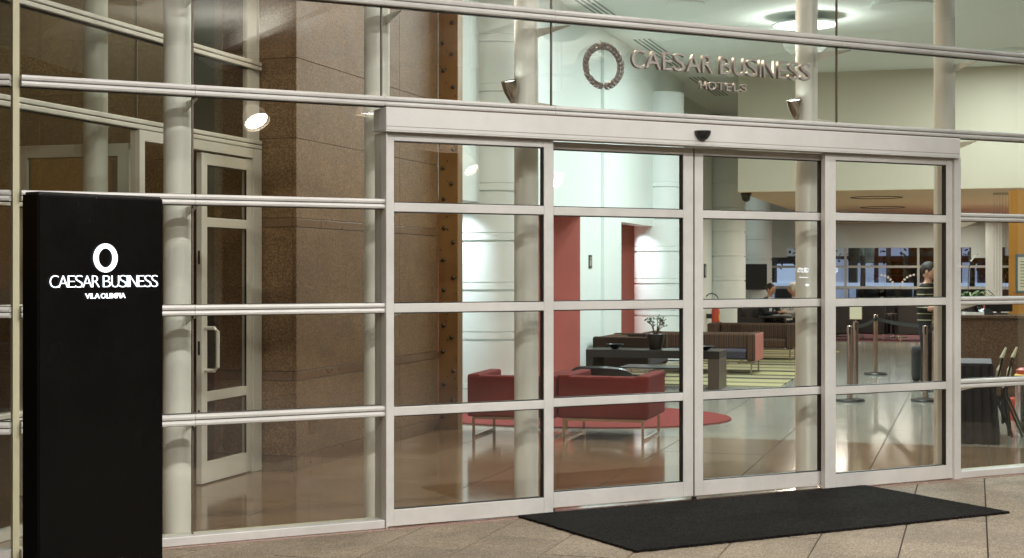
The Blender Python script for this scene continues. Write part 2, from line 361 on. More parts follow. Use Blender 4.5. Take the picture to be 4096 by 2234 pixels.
# linear air slots and unlit round plates in the high ceiling
for k, (y0, y1, lab) in enumerate(((17.8, 20.9, 'long slotted air diffuser at the top edge above the wreath'), (22.6, 25.9, 'slotted air diffuser in the ceiling behind the letters C A E'), (27.3, 30.4, 'slotted air diffuser in the ceiling behind the word HOTELS'))):
    t = thing('air_diffuser', lab, 'air vent', (-4.86, y0, CZ), 0, 'slotted diffusers in the lobby ceiling')
    MB().box(-.17, .17, 0, y1 - y0, -.006, .01).obj('plate', 'ceiling', t)
    for q in range(4): MB().box(-.125 + q * .075, -.095 + q * .075, .02, y1 - y0 - .02, -.009, -.004).obj('slot', 'black', t)
for k, (x, y, lab) in enumerate(((-3.66, 19.8, 'round plate flush in the ceiling at the top edge'), (-3.6, 22.9, 'round plate flush in the ceiling above the word CAESAR'))):
    t = thing('ceiling_plate', lab, 'ceiling fitting', (x, y, CZ), 0, 'round plates in the lobby ceiling')
    MB().lathe([(.26, .0), (.26, -.014), (.24, -.02)], 28).obj('rim', 'ceiling', t); MB().lathe([(.235, -.010), (.235, -.017)], 28).obj('cover', 'ledge', t)
# lobby lamps: woven bowls under white reflector discs, throwing light up and down
LL = ['flush round ceiling lamp just inside the doors', 'flush round ceiling lamp over the red rug', 'woven bowl lamp under a round disc at the top edge above the word BUSINESS', 'flush round ceiling lamp near the right end of the front',
      'flush round ceiling lamp at the top edge right of the lettering', 'flush round ceiling lamp over the striped rug', 'flush round ceiling lamp before the beige bulkhead', 'flush round ceiling lamp by the far white column', 'flush round ceiling lamp left over the red armchairs']
for k, (x, y) in enumerate(((-.6, 14.9), (-2.0, 17.6), (-2.25, 21.3), (2.6, 13.6), (-.9, 20.6), (-3.0, 22.6), (.6, 25.6), (-6.6, 38.5), (-3.6, 17.2))):
    t = thing('ceiling_lamp', LL[k], 'lamp', (x, y, CZ), 0, 'ceiling lamps of the lobby')
    if k == 2:
        MB().lathe([(.44, -.10), (.45, -.11), (.44, -.125)], 40).obj('disc', 'ceiling', t); MB().tube([(0, 0, 0), (0, 0, -.52)], .008, 6).obj('rod', 'chrome', t)
        MB().lathe([(.05, -.56), (.18, -.53), (.29, -.44), (.31, -.38), (.295, -.38), (.27, -.43), (.16, -.51), (.05, -.53)], 32, cap=False).obj('bowl', 'lamp_bowl', t, smooth=True)
        MB().lathe([(.15, -.495), (.15, -.485)], 24).obj('diffuser', 'lamp_lobby', t)
        area('light', (0, 0, -.40), .5, 20, (.95, 1, .97), t, (R(180), 0, 0)); area('light', (0, 0, -.58), .6, 110, (.86, .985, 1.0), t); continue
    MB().lathe([(.42, 0), (.42, -.05), (.38, -.05)], 32).obj('ring', 'ceiling', t); MB().lathe([(.375, -.03), (.375, -.045)], 32).obj('diffuser', 'lamp_lobby', t)
    area('light', (0, 0, -.06), .75, (108 if y < 29 else 75) if k != 8 else 55, (.86, .985, 1.0), t)
for k, (x, y) in enumerate(((-3.25, 12.1), (-4.3, 9.75))):
    t = thing('vestibule_lamp', ('round warm ceiling lamp over the floor beside the granite wall', 'round warm ceiling lamp over the floor before the inner door')[k], 'lamp', (x, y, CZ), 0, 'warm lamps inside the entrance')
    MB().lathe([(.25, 0), (.25, -.04), (.22, -.04)], 28).obj('ring', 'frame', t); MB().lathe([(.218, -.02), (.218, -.035)], 28).obj('diffuser', 'lamp_warm', t)
    area('light', (0, 0, -.05), .42, (72, 18)[k], (1, .80, .57), t)
# downlights in the lower ceiling
for k, (x, y) in enumerate(((-3.0, 35.8), (-2.5, 43.0), (-1.9, 43.6), (-1.2, 44.2), (-.4, 44.8), (-3.2, 28.4), (-3.4, 32.4), (.4, 33.5), (.4, 38.5), (3.2, 33.5), (3.2, 40))):
    t = thing('downlight', ('lit downlight in the lower ceiling seen just right of the right sliding leaf', 'far lit downlight, leftmost of the row of four above the back windows', 'far lit downlight, second of the row of four above the back windows',
              'far lit downlight, third of the row of four above the back windows', 'far lit downlight, rightmost of the row of four above the back windows', 'lit downlight nearest the dome camera in the lower ceiling', 'lit downlight second nearest the dome camera',
              'lit downlight above the standing guest', 'lit downlight above the lounge right of centre', 'lit downlight over the reception side of the lounge, nearer', 'lit downlight over the reception side of the lounge, farther')[k], 'lamp', (x, y, 3.0), 0, 'downlights of the lower ceiling')
    MB().lathe([(.15, 0), (.15, -.012), (.13, -.012)], 20).obj('trim', 'frame', t); MB().lathe([(.128, -.006), (.128, -.010)], 20).obj('diffuser', 'lamp_warm', t)
    area('light', (0, 0, -.02), .55, 20 if y > 42 else (34 if x < -2.8 else 140), (1, .93, .82), t)
for k, (x, y, lab) in enumerate(((-1.82, 30.1, 'thin dark ring on the lower ceiling, the nearer of two'), (-1.97, 34.8, 'thin dark ring on the lower ceiling, the farther of two'))):
    tag(MB().lathe([(.50, 0), (.50, -.02), (.46, -.02), (.46, 0)], 32, cap=False).obj('ceiling_ring', 'bolt', None, (x, y, 3.0)), lab, 'ceiling fitting', 'rings on the lower ceiling')
t = thing('security_camera', 'small black dome camera under the corner of the beige bulkhead', 'camera', (-4.0, 27.75, 3.0))
MB().lathe([(.10, 0), (.10, -.06), (.085, -.07)], 20).obj('base', 'black', t); MB().lathe([(.085, -.07), (.082, -.11), (.06, -.15), (.02, -.17)], 20).obj('dome', 'black', t, smooth=True)

# granite pier left of the lobby, faced with slabs
pr = thing('granite_pier', 'large brown speckled granite wall block left of the sliding doors', 'wall', (0, 0, 0))
MB().box(-6.0, -5.10, 10.85, 14.08, 0, CZ).obj('core', 'grout', pr)
rows = [(0, .112, 'granite_band'), (.115, .70, 'granite'), (.703, .772, 'granite_band'), (.775, 1.27, 'granite'), (1.273, 1.905, 'granite'), (1.908, 1.975, 'granite_band'), (1.978, 2.60, 'granite'), (2.603, 3.23, 'granite'), (3.233, 4.1, 'granite'), (4.103, 5.09, 'granite')]
for z0, z1, m in rows:
    pj = .012 if (z0 == 0) else (.004 if m == 'granite_band' else 0)
    for y0, y1 in ((10.82, 11.28), (11.283, 13.036), (13.039, 14.085)) if m == 'granite_band' else ((10.82, 13.036), (13.039, 14.085)):
        MB().box(-5.10, -5.07 + pj, y0 - (pj if y0 < 10.9 else 0), y1, z0, z1).obj('granite_slab', m, pr, bevel=.0025)
    for x0, x1 in ((-5.103, -5.785),): MB().box(x1, x0, 10.82 - pj, 10.849, z0, z1).obj('granite_slab', m, pr, bevel=.0025)
MB().box(-5.075, -5.066, 11.05, 11.22, .26, .42).obj('cover_plate', 'granite_band', pr, bevel=.003)
fw = thing('granite_wall', 'brown granite wall beyond the inner glass door, washed by light at its top', 'wall', (0, 0, 0))
MB().box(-12, -5.80, 12.55, 12.7, 0, CZ).obj('core', 'grout', fw)
for q in range(5):
    for z0, z1, m in rows: MB().box(-11.8 + q * 1.2, -10.603 + q * 1.2, 12.52, 12.549, z0, z1).obj('granite_slab', m, fw)
t = thing('wall_washer', 'linear lamp over the granite wall beyond the inner door', 'lamp', (-7.4, 11.9, 4.35))
MB().box(-1.5, 1.5, -.05, .05, 0, .06).obj('housing', 'frame', t); MB().box(-1.45, 1.45, -.04, .04, -.01, -.002).obj('tube', 'lamp_warm', t)
a_ = area('light', (0, 0, -.03), 2.8, 13, (.95, 1, .74), t, shape='RECTANGLE'); a_.data.size_y = .08
MB().box(-.005, .005, -.005, .005, .06, CZ - 4.35).obj('rod', 'chrome', t)

# rusty bolted steel post at the pier's end
sp = thing('steel_post', 'rusty orange steel post studded with bolts at the granite wall end', 'post', (-5.07, 14.087, 0))
MB().box(0, .205, 0, .15, 0, CZ - .005).obj('plate', 'steel', sp, bevel=.004)
bm_ = MB().lathe([(.021, 0), (.021, .008), (.014, .009), (.012, .022), (.004, .023)], 10).mesh('bolt', 'bolt', True)
hm_ = MB().lathe([(.008, 0), (.008, .003)], 8).mesh('rivet', 'bolt')
z = .12; k = 0
while z < 4.3:
    link('bolt', bm_, sp, (.055 + random.uniform(-.012, .012) + (.095 if k % 2 else 0), 0, z + random.uniform(-.03, .03)), rot=(R(90), 0, 0)); z += .155; k += 1
z = .06; k = 0
while z < 4.2:
    for q in (0, 1):
        if random.random() < .8: link('rivet', hm_, sp, (random.choice((.02, .03, .085, .10, .18, .19)), 0, z + random.uniform(-.05, .05)), rot=(R(90), 0, 0))
    z += .16

# ================================================================== ENTRANCE FRONT
S0, S1, D0, D1_ = 1.50, 11.6, 3.630, 8.312
LV = [(.678, .743), (1.307, 1.367), (1.940, 1.999), (2.563, 2.624), (3.175, 3.245), (3.80, 3.87), (4.43, 4.50)]
cw = thing('curtain_wall', 'glass entrance front with paired silver aluminium rails', 'glass wall', FO, FR)
def rail(z0, z1, a, b, par=cw):
    """one transom: two rounded aluminium profiles with a dark groove between them"""
    h = (z1 - z0); zm = (z0 + z1) / 2; m = MB(); g = .0022
    for lo, hi in ((z0, zm - g), (zm + g, z1)):
        prof = [(.05, lo), (-.046, lo), (-.051, lo + .004), (-.0535, (lo + hi) / 2), (-.051, hi - .004), (-.046, hi), (.05, hi)]
        n = len(prof); vs = [(a, t, z) for t, z in prof] + [(b, t, z) for t, z in prof]
        m.add(vs, [(i, (i + 1) % n, n + (i + 1) % n, n + i) for i in range(n)] + [tuple(range(n - 1, -1, -1)), tuple(range(n, 2 * n))])
    o = m.obj('transom', 'frame', par)
    MB().box(a + .001, b - .001, -.038, .045, zm - g, zm + g).obj('groove', 'gasket', o)
    MB().box(a + .001, b - .001, -.012, .03, z0 - .004, z0).box(a + .001, b - .001, -.012, .03, z1, z1 + .003).obj('gasket', 'gasket', o)
mods_lo = [(1.50, 2.457), (2.457, D0)]; mods_r = [(D1_, 9.54), (9.54, 10.72), (10.72, S1)]; mods_hi = [(1.50, 2.457), (2.457, D0), (D0, 4.82), (4.82, 7.18), (7.18, 9.54), (9.54, S1)]
for z0, z1 in LV:
    for a, b in (mods_lo + mods_r if z0 < 2.5 else mods_hi): rail(z0, z1, a + .001, b - .001)
for a, b in ((1.50, D0 - .004), (D1_ + .004, S1)):
    MB().box(a, b, -.06, .05, .002, .052).obj('sill', 'frame', cw, bevel=.003)
    MB().box(a, b, .051, .115, .002, .046).obj('inner_ledge', 'ledge', cw, bevel=.002)
edges = [.052] + [z for p in LV for z in p]
def pane(m, a, b, z0, z1, par, t=0., th=.010, nm='pane'):
    return MB().box(a, b, t, t + th, z0, z1).obj(nm, m, par)
for k in range(0, len(edges), 2):
    z0 = edges[k]; z1 = edges[k + 1] if k + 1 < len(edges) else CZ
    for a, b in (mods_lo + mods_r if z1 < 2.6 else mods_hi):
        pane('glass', a + .005, b - .005, z0 - .0, z1 + .0, cw)
    for sx in ((2.457,) if z1 < 2.6 else (2.457, D0, 4.82, 7.18, 9.54)):
        MB().box(sx - .0045, sx + .0045, -.001, .014, z0, z1).obj('glazing_joint', 'joint', cw)
# corner post and the next facet of the front, turned away to the left
MB().box(1.462, 1.496, -.01, .06, 0, CZ).obj('corner_post', 'ledge', cw)
fx = thing('side_facet', 'narrow glass facet at the left edge beyond the corner post', 'glass wall', F(1.458, 0), R(24))
for z0, z1 in LV: rail(z0, z1, -1.4, -.004, fx)
MB().box(-1.4, -.004, -.06, .05, .002, .052).obj('sill', 'frame', fx)
for k in range(0, len(edges), 2):
    z1 = edges[k + 1] if k + 1 < len(edges) else CZ
    pane('glass', -1.4, -.01, edges[k], z1, fx)

# ------------------------------------------------------------------ automatic sliding doors
ad = thing('automatic_door', 'four-panel automatic glass sliding door under a wide aluminium header', 'door', FO, FR)
H0, H1 = 3.617, 8.274
hd = MB().box(H0, H1, -.10, .10, 2.412, 2.5535).obj('header', 'header', ad, bevel=.006)
MB().box(H0 + .001, H1 - .001, -.1012, -.1, 2.436, 2.4385).obj('seam', 'joint', hd)
MB().box(H0 - .003, H1 + .003, -.106, .0, 2.404, 2.4115).obj('lip', 'frame', hd, bevel=.003)
MB().box(H0 + .001, H1 - .001, -.095, -.06, 2.5537, 2.5628).obj('sealant', 'joint', hd)
sn = MB().lathe([(.058, 0), (.058, -.016), (.05, -.035), (.034, -.055), (.012, -.066)], 24).obj('sensor', 'black', hd, (5.925, -.112, 2.506), smooth=True)
for a, b in ((D0, D0 + .010), (8.247, D1_)): MB().box(a, b, -.07, .11, .0, 2.404).obj('jamb', 'frame', ad, bevel=.003)
BARS = [(.679, .733), (1.308, 1.363), (1.924, 1.978)]
def leaf(a, b, l, r, zb, zt, t0, nm, lab=None):
    """door leaf a..b with left/right stile widths l, r; rails, panes and black gaskets"""
    m = MB(); t1 = t0 + .045; top = zt - .048; bot = zb + .1
    m.box(a, a + l, t0, t1, zb, zt); m.box(b - r, b, t0, t1, zb, zt)
    m.box(a + l, b - r, t0 + .001, t1 - .001, top, zt); m.box(a + l, b - r, t0 + .001, t1 - .001, zb, bot)
    for z0, z1 in BARS: m.box(a + l, b - r, t0 + .001, t1 - .001, z0, z1)
    o = m.obj(nm, 'frame', ad, bevel=.0025)
    zz = [bot] + [z for p in BARS for z in p] + [top]
    for k in range(0, len(zz), 2):
        z0, z1 = zz[k], zz[k + 1]; x0, x1 = a + l, b - r; g = .006
        pane('glass_door', x0 + .001, x1 - .001, z0 + .001, z1 - .001, o, t0 + .017)
        MB().box(x0, x0 + g, t0 + .012, t1 - .004, z0, z1).box(x1 - g, x1, t0 + .006, t1 - .002, z0, z1).box(x0 + g, x1 - g, t0 + .008, t1 - .004, z0, z0 + g).box(x0 + g, x1 - g, t0 + .008, t1 - .004, z1 - g, z1).obj('gasket', 'gasket', o)
    return o
leaf(D0 + .011, 4.805, .050, .068, .008, 2.403, -.05, 'fixed_panel')
leaf(7.031, 8.2455, .097, .060, .008, 2.403, -.05, 'fixed_panel')
leaf(4.78, 5.947, .07, .082, .024, 2.402, .025, 'sliding_leaf')
leaf(5.958, 7.10, .070, .04, .024, 2.402, .025, 'sliding_leaf')
MB().box(5.9475, 5.9575, .03, .07, .03, 2.40).obj('centre_seal', 'gasket', ad)
MB().box(4.81, 7.06, .02, .08, .0012, .006).obj('floor_track', 'chrome', ad)
for s_ in (4.83, 5.94): MB().box(s_ - .012, s_ + .012, -.004, .02, .003, .024).obj('guide', 'black', ad)

# ------------------------------------------------------------------ round white columns behind the front
col_labels = ['white round column behind the glass just right of the black sign', 'white round column partly hidden by the left door jamb', 'white round column in front of the left red armchair',
              'white round column behind the right sliding leaf', 'white round column hidden by the right door jamb']
for k, s_ in enumerate((2.467, 3.75, 4.83, 7.195, 8.56)):
    t = thing('round_column', col_labels[k], 'column', F(s_, .36), FR, 'slim round columns behind the glass front')
    MB().lathe([(.081, 0.002), (.081, CZ - .002)], 40).obj('shaft', 'column', t, smooth=True)
    seam = (2.457, 3.656, 4.82, 7.18, 8.366)[k] + (.0 if k != 4 else .9)
    for li, (z0, z1) in enumerate(LV):                   # flat arms tie the column to the rails
        if z0 < 2.5 and k in (2, 3): continue
        up = li == 3 and k in (2, 3); zb, sg_ = (z1, 1) if up else (z0, -1); dx = .16 if k in (2, 3) else .03
        a0, a1, b0, b1 = (.03, -.05), (dx, -.30), zb, zb + sg_ * .008
        vs = [(a0[0], a0[1], zb), (a1[0], a1[1], zb), (a1[0], a1[1], b1), (a0[0], a0[1], zb + sg_ * .065)]
        MB().add(vs + [(x + .008, y, z) for x, y, z in vs], [(0, 1, 2, 3), (7, 6, 5, 4), (0, 4, 5, 1), (1, 5, 6, 2), (2, 6, 7, 3), (3, 7, 4, 0)]).obj('bracket', 'column', t)
# uplighters on two columns
for k, s_ in enumerate((4.83, 7.195)):
    t = thing('floodlight', ('bowl-shaped metal uplighter fixed to the column left of the wreath', 'bowl-shaped metal uplighter below the end of the word BUSINESS')[k], 'lamp', F(s_ - .115, .33, 2.66), FR, 'uplighters on the entrance columns')
    MB().box(-.04, .06, -.04, .04, -.03, .01).obj('arm', 'frame', t, bevel=.004)
    b_ = MB().lathe([(.012, -.03), (.018, -.01), (.032, .02), (.047, .06), (.055, .10), (.058, .125), (.058, .135), (.053, .135), (.045, .09), (.02, .04)], 20, cap=False).obj('bowl', 'chrome_brown', t, (-.005, 0, .03), smooth=True, rot=(R(8), R(-14), 0))
    MB().lathe([(.05, .122), (.05, .126)], 18).obj('lens', 'lamp_lobby', b_)
    area('light', (-.05, .08, .24), .12, 14, (1, .96, .87), t, (R(158), R(-12), 0), spread=80)

# ------------------------------------------------------------------ inner glass wall with a double door, running back to the pier
IG = -5.40
ig = thing('inner_glass_wall', 'inner glass wall with steep white rails behind the left windows', 'glass wall', (0, 0, 0))
def yrail(z0, z1, y0, y1, par):
    h = (z0 + z1) / 2; m = MB().box(IG - .03, IG + .045, y0, y1, z0, h - .003).box(IG - .03, IG + .045, y0, y1, h + .003, z1)
    o = m.obj('transom', 'frame_in', par, bevel=.006); MB().box(IG - .02, IG + .036, y0, y1, h - .003, h + .003).obj('groove', 'gasket', o)
    MB().box(IG - .02, IG + .02, y0, y1, z0 - .006, z0).obj('gasket', 'gasket', o)
for z0, z1 in ((2.515, 2.583), (3.132, 3.20), (3.75, 3.82), (4.37, 4.44)): yrail(z0, z1, 6.2, 10.80, ig)
for z0, z1 in ((.665, .735), (1.30, 1.365), (1.94, 2.0)): yrail(z0, z1, 6.2, 8.98, ig)
MB().box(IG - .03, IG + .045, 6.2, 8.98, .002, .06).obj('sill', 'frame_in', ig)
for y0, y1 in ((10.66, 10.80), (8.98, 9.05)): MB().box(IG - .03, IG + .042, y0, y1, 0, 2.512).obj('jamb', 'frame_in', ig, bevel=.003)
MB().box(IG - .02, IG + .02, 10.60, 10.80, 2.585, 4.9).obj('post', 'frame_in', ig)
MB().box(IG - .03, IG + .04, 9.05, 10.66, 2.44, 2.512).obj('lintel', 'frame_in', ig)
for y0, y1 in ((6.2, 7.9), (7.9, 9.0), (9.0, 10.6)):
    for z0, z1 in ((2.585, 3.13), (3.202, 3.748), (3.822, 4.37)): MB().box(IG, IG + .01, y0 + .004, y1 - .004, z0, z1).obj('pane', 'glass_in', ig)
    for z0, z1 in ((.06, .663), (.737, 1.298), (1.367, 1.938), (2.002, 2.512)):
        if y1 < 9.0 or y0 < 7.95: MB().box(IG, IG + .01, y0 + .004, min(y1, 8.98) - .004, z0, z1).obj('pane', 'glass_in', ig)
MB().box(IG - .002, IG + .012, 8.995, 9.003, 2.585, 4.4).obj('glazing_joint', 'joint', ig)
def swing_leaf(name, lab, w, loc, rz, handle):
    t = thing(name, lab, 'door', loc, rz, 'inner double door leaves'); m = MB(); h = 2.425; st = .085
    m.box(0, st, -.022, .022, .01, h); m.box(w - st, w, -.022, .022, .01, h); m.box(st, w - st, -.021, .021, h - .085, h); m.box(st, w - st, -.021, .021, .01, .16)
    for zc in (.64, 1.92): m.box(st, w - st, -.021, .021, zc - .035, zc + .035)
    m.obj('frame', 'frame_in', t, bevel=.003)
    for z0, z1 in ((.16, .605), (.675, 1.885), (1.955, h - .085)):
        MB().box(st, w - st, -.004, .004, z0, z1).obj('pane', 'glass_in', t)
        MB().box(w - st - .008, w - st, -.018, -.005, z0, z1).box(st, w - st - .008, -.018, -.005, z1 - .006, z1).obj('gasket', 'gasket', t)
    if handle:
        MB().tube([(.05, .02, .835), (.05, -.02, .835), (.05, -.10, .835), (.05, -.125, .86), (.05, -.125, 1.12), (.05, -.10, 1.145), (.05, -.02, 1.145), (.05, .02, 1.145)], .014, 12).obj('handle', 'frame_in', t, smooth=True)
        for zc in (1.66, 1.0, .5): MB().box(-.003, .0005, -.008, .008, zc - .05, zc + .05).obj('lock_plate', 'black', t)
    return t
swing_leaf('swing_door', 'closed white-framed glass door with a looped pull handle', .80, (IG + .005, 9.86, 0), R(90), True)
swing_leaf('swing_door', 'opened white-framed glass door leaf above the black sign', .88, (IG - .06, 9.03, 0), R(180), False)
t = thing('round_column', 'white round column behind the inner glass wall above the black sign', 'column', (-5.62, 8.86, 0), 0, 'slim round columns behind the glass front')
MB().lathe([(.081, 0.002), (.081, CZ - .002)], 40).obj('shaft', 'column', t, smooth=True)
for z0 in (2.583, 3.20): MB().add([(.05, .0, z0), (.20, .04, z0), (.20, .04, z0 - .01), (.05, 0, z0 - .08), (.05, .01, z0), (.20, .05, z0), (.20, .05, z0 - .01), (.05, .01, z0 - .08)], [(3, 2, 1, 0), (4, 5, 6, 7), (1, 5, 4, 0), (2, 6, 5, 1), (3, 7, 6, 2), (0, 4, 7, 3)]).obj('bracket', 'column', t)

# ------------------------------------------------------------------ lettering and wreath on the glass
FONT_CACHE = {}
def letter_mesh(ch, x0, x1, z0, z1, depth, m, off=0.):
    cu = bpy.data.curves.new('c', 'FONT'); cu.body = ch; cu.size = 1; cu.extrude = .5; cu.offset = off; cu.resolution_u = 4
    o = bpy.data.objects.new('c', cu); COL.objects.link(o)
    bpy.context.view_layer.update()
    me = bpy.data.meshes.new_from_object(o.evaluated_get(bpy.context.evaluated_depsgraph_get()))
    bpy.data.objects.remove(o); bpy.data.curves.remove(cu)
    xs = [v.co.x for v in me.vertices]; ys = [v.co.y for v in me.vertices]
    ax, bx, ay, by = min(xs), max(xs), min(ys), max(ys)
    for v in me.vertices:
        v.co = ((v.co.x - ax) / (bx - ax) * (x1 - x0) + x0, -v.co.z * depth, (v.co.y - ay) / (by - ay) * (z1 - z0) + z0)
    me.materials.clear(); me.materials.append(MT[m]); me.name = 'letter'; me.flip_normals(); return me
def word(parent, seq, z0, h, depth, m, t, over=.0, off=0.):
    for ch, a, b in seq:
        e = over if ch in 'CSOU' else 0
        link('letter', letter_mesh(ch, a, b, z0 - e, z0 + h + (e if ch != 'U' else 0), depth, m, off), parent, (0, t, 0))
sg = thing('letter_sign', 'raised bronze letters reading CAESAR BUSINESS HOTELS on the glass above the doors', 'sign', FO, FR)
word(sg, [('C', 5.398, 5.504), ('A', 5.505, 5.628), ('E', 5.644, 5.719), ('S', 5.733, 5.822), ('A', 5.832, 5.953), ('R', 5.965, 6.053), ('B', 6.112, 6.205), ('U', 6.225, 6.322), ('S', 6.341, 6.428), ('I', 6.446, 6.460),
          ('N', 6.480, 6.582), ('E', 6.607, 6.685), ('S', 6.698, 6.788), ('S', 6.803, 6.892)], 2.908, .120, .026, 'bronze', -.045, .002, -.001)
word(sg, [('H', 5.948, 6.003), ('O', 6.014, 6.083), ('T', 6.093, 6.148), ('E', 6.166, 6.209), ('L', 6.228, 6.272), ('S', 6.288, 6.340)], 2.797, .055, .022, 'bronze', -.045, .001, .008)
wr = thing('wreath_emblem', 'bronze laurel wreath ring mounted on the glass above the doors', 'emblem', F(5.187, -.03, 2.905), FR)
def leaf_mesh():
    L, w_ = .056, .0140
    return MB().add([(0, 0, 0), (L * .45, 0, w_), (L, 0, 0), (L * .45, 0, -w_), (L * .4, -.024, 0), (L * .4, .004, 0)],
                    [(0, 4, 1), (1, 4, 2), (2, 4, 3), (3, 4, 0), (0, 1, 5), (1, 2, 5), (2, 3, 5), (3, 0, 5)]).mesh('wreath_leaf', 'bronze')
LM = leaf_mesh()
for k in range(28):
    a = 2 * math.pi * (k + .5) / 28; up = math.sin(a)
    for row, (rad, sp_) in enumerate(((.1400, .46), (.1225, -.46))):
        x, z = rad * 1.02 * math.cos(a), rad * math.sin(a)
        tang = a + R(90) if math.cos(a) > 0 else a - R(90)            # both branches point up from the bottom
        ang = tang + (-sp_ if math.cos(a) > 0 else sp_)
        o = link('wreath_leaf', LM, wr, (x - .02 * math.cos(ang), -.012 * (1 - row * .5), z - .02 * math.sin(ang)))
        o.rotation_euler = (random.uniform(-.25, .25), -ang, 0)
rg = MB()
rg.tube([(.131 * 1.02 * math.cos(2 * math.pi * k / 48), 0, .131 * math.sin(2 * math.pi * k / 48)) for k in range(49)], .004, 8).obj('ring', 'bronze', wr, smooth=True)
for k in range(4): MB().tube([(.13 * math.cos(k * 1.57 + .7), -.002, .13 * math.sin(k * 1.57 + .7)), (.13 * math.cos(k * 1.57 + .7), .03, .13 * math.sin(k * 1.57 + .7))], .005, 6).obj('stud', 'bronze', wr)

# ------------------------------------------------------------------ illuminated black pylon sign
tp = thing('pylon_sign', 'tall black pylon sign with glowing white letters', 'sign', (-3.3156, 4.842, 0), R(67))
MB().box(0, .566, 0, .105, 0, 1.848).obj('body', 'totem', tp, bevel=.006)
MB().box(.006, .560, -.0035, -.0005, .03, 1.84).obj('face', 'totem', tp, bevel=.001)
MB().box(.012, .56, .01, .10, 1.8485, 1.856).obj('cap', 'black', tp)
pl = [('C', 467, 590), ('A', 590, 722), ('E', 722, 822), ('S', 826, 932), ('A', 930, 1058), ('R', 1062, 1165), ('B', 1215, 1325), ('U', 1335, 1440), ('S', 1443, 1548), ('I', 1551, 1572), ('N', 1588, 1698), ('E', 1706, 1792), ('S', 1797, 1892), ('S', 1895, 1985)]
def tx(X):                                              # measured advance along the sign face
    p = (60 + X / 3.5125) * .6289; p = (p - 1288) / 3807; return (p * 5.6 + 1.755) / (math.cos(R(50)) - p * math.sin(R(50)))
word(tp, [(c, tx(a), tx(b)) for c, a, b in pl], 1.499, .0445, .004, 'letter_light', -.010, .001, -.020)
word(tp, [(c, tx(a), tx(b)) for c, a, b in (('V', 965, 1032), ('I', 1036, 1050), ('L', 1056, 1092), ('A', 1095, 1170), ('O', 1185, 1255), ('L', 1262, 1300), ('Í', 1305, 1325), ('M', 1332, 1398), ('P', 1405, 1445), ('I', 1450, 1463), ('A', 1466, 1530))], 1.4555, .020, .004, 'letter_light', -.010, .0, .006)
m = MB(); N = 72
for k in range(N + 1):
    a = 2 * math.pi * k / N; w_ = (1 + (.025 if k % 2 else -.01))
    cx_, cz_ = (tx(1085) + tx(1415)) / 2, 1.611; rx, rz = (tx(1415) - tx(1085)) / 2, .0545
    m.v += [(cx_ + rx * w_ * math.cos(a), -.012, cz_ + rz * w_ * math.sin(a)), (cx_ + rx * .61 * math.cos(a), -.012, cz_ + rz * .68 * math.sin(a)),
            (cx_ + rx * w_ * math.cos(a), -.007, cz_ + rz * w_ * math.sin(a)), (cx_ + rx * .61 * math.cos(a), -.007, cz_ + rz * .68 * math.sin(a))]
for k in range(N):
    b = 4 * k; m.f += [(b, b + 1, b + 5, b + 4), (b + 2, b + 6, b + 7, b + 3), (b, b + 4, b + 6, b + 2), (b + 1, b + 3, b + 7, b + 5)]; m.m += [0] * 4
m.obj('wreath_ring', 'letter_light', tp)

# ------------------------------------------------------------------ door mat
m = MB(); L, D = 2.86, 1.37; n1, n2 = 150, 66; pts = []
for i in range(n1): pts.append((L * i / n1, D + random.uniform(-.006, .006)))
pts = [(x, random.uniform(-.006, .006)) for x in [L * i / n1 for i in range(n1)]] + [(L + random.uniform(-.005, .005), D * j / n2) for j in range(n2)] + [(L * (1 - i / n1), D + random.uniform(-.006, .006)) for i in range(n1)] + [(random.uniform(-.005, .005), D * (1 - j / n2)) for j in range(n2)]
dm = m.prism(pts, .0015, .016, .004).obj('door_mat', 'mat_fibre', None, (-1.793, 8.211, 0), R(45.3))
tag(dm, 'black fibre door mat lying on the paving before the sliding doors', 'mat')

# ================================================================== LOBBY FURNITURE
def rbox(mb, x0, x1, y0, y1, z0, z1): return mb.box(x0, x1, y0, y1, z0, z1)
def armchair(name, lab, cat, w, d, h, loc, rz, fab, side, group, seatm, seatz=.36, leg=.20, arm=.13):
    """box-shaped lounge seat on chrome sled legs; local -y is the back"""
    t = thing(name, lab, cat, loc, rz, group)
    MB().box(arm + .004, w - arm - .004, .14, d, leg + .02, seatz).obj('seat', seatm, t, bevel=.025)
    MB().box(.004, w - .004, 0, .145, leg, h).obj('backrest', fab, t, bevel=.02)
    MB().box(arm + .01, w - arm - .01, .14, .24, seatz - .02, h - .01).obj('back_cushion', fab, t, bevel=.03)
    for x0 in (0, w - arm): MB().box(x0 + .002, x0 + arm - .002, .002, d, leg + .001, h + .012).obj('arm', fab, t, bevel=.02)
    if side:
        MB().box(-.012, -.001, .004, d - .004, leg, h + .006).obj('side_panel', side, t, bevel=.004); MB().box(w + .001, w + .012, .004, d - .004, leg, h + .006).obj('side_panel', side, t, bevel=.004)
    r = .0115
    for x0 in (.06, w - .06):
        m = MB(); m.box(x0 - r, x0 + r, .02, d - .02, .001, .024).box(x0 - r, x0 + r, .02, .043, .024, leg - .024).box(x0 - r, x0 + r, d - .043, d - .02, .024, leg - .024).box(x0 - r, x0 + r, .02, d - .02, leg - .024, leg - .001); m.obj('leg', 'chrome_brown', t)
    MB().box(.06 + r, w - .06 - r, .02, .043, leg - .024, leg - .001).box(.06 + r, w - .06 - r, d - .043, d - .02, leg - .024, leg - .001).obj('rail', 'chrome_brown', t)
    return t
armchair('armchair', 'left red cube armchair on chrome legs, seen from behind', 'armchair', .85, .82, .585, (-4.55, 13.43, 0), R(3), 'red_fabric', None, 'red armchairs by the entrance', 'red_fabric')
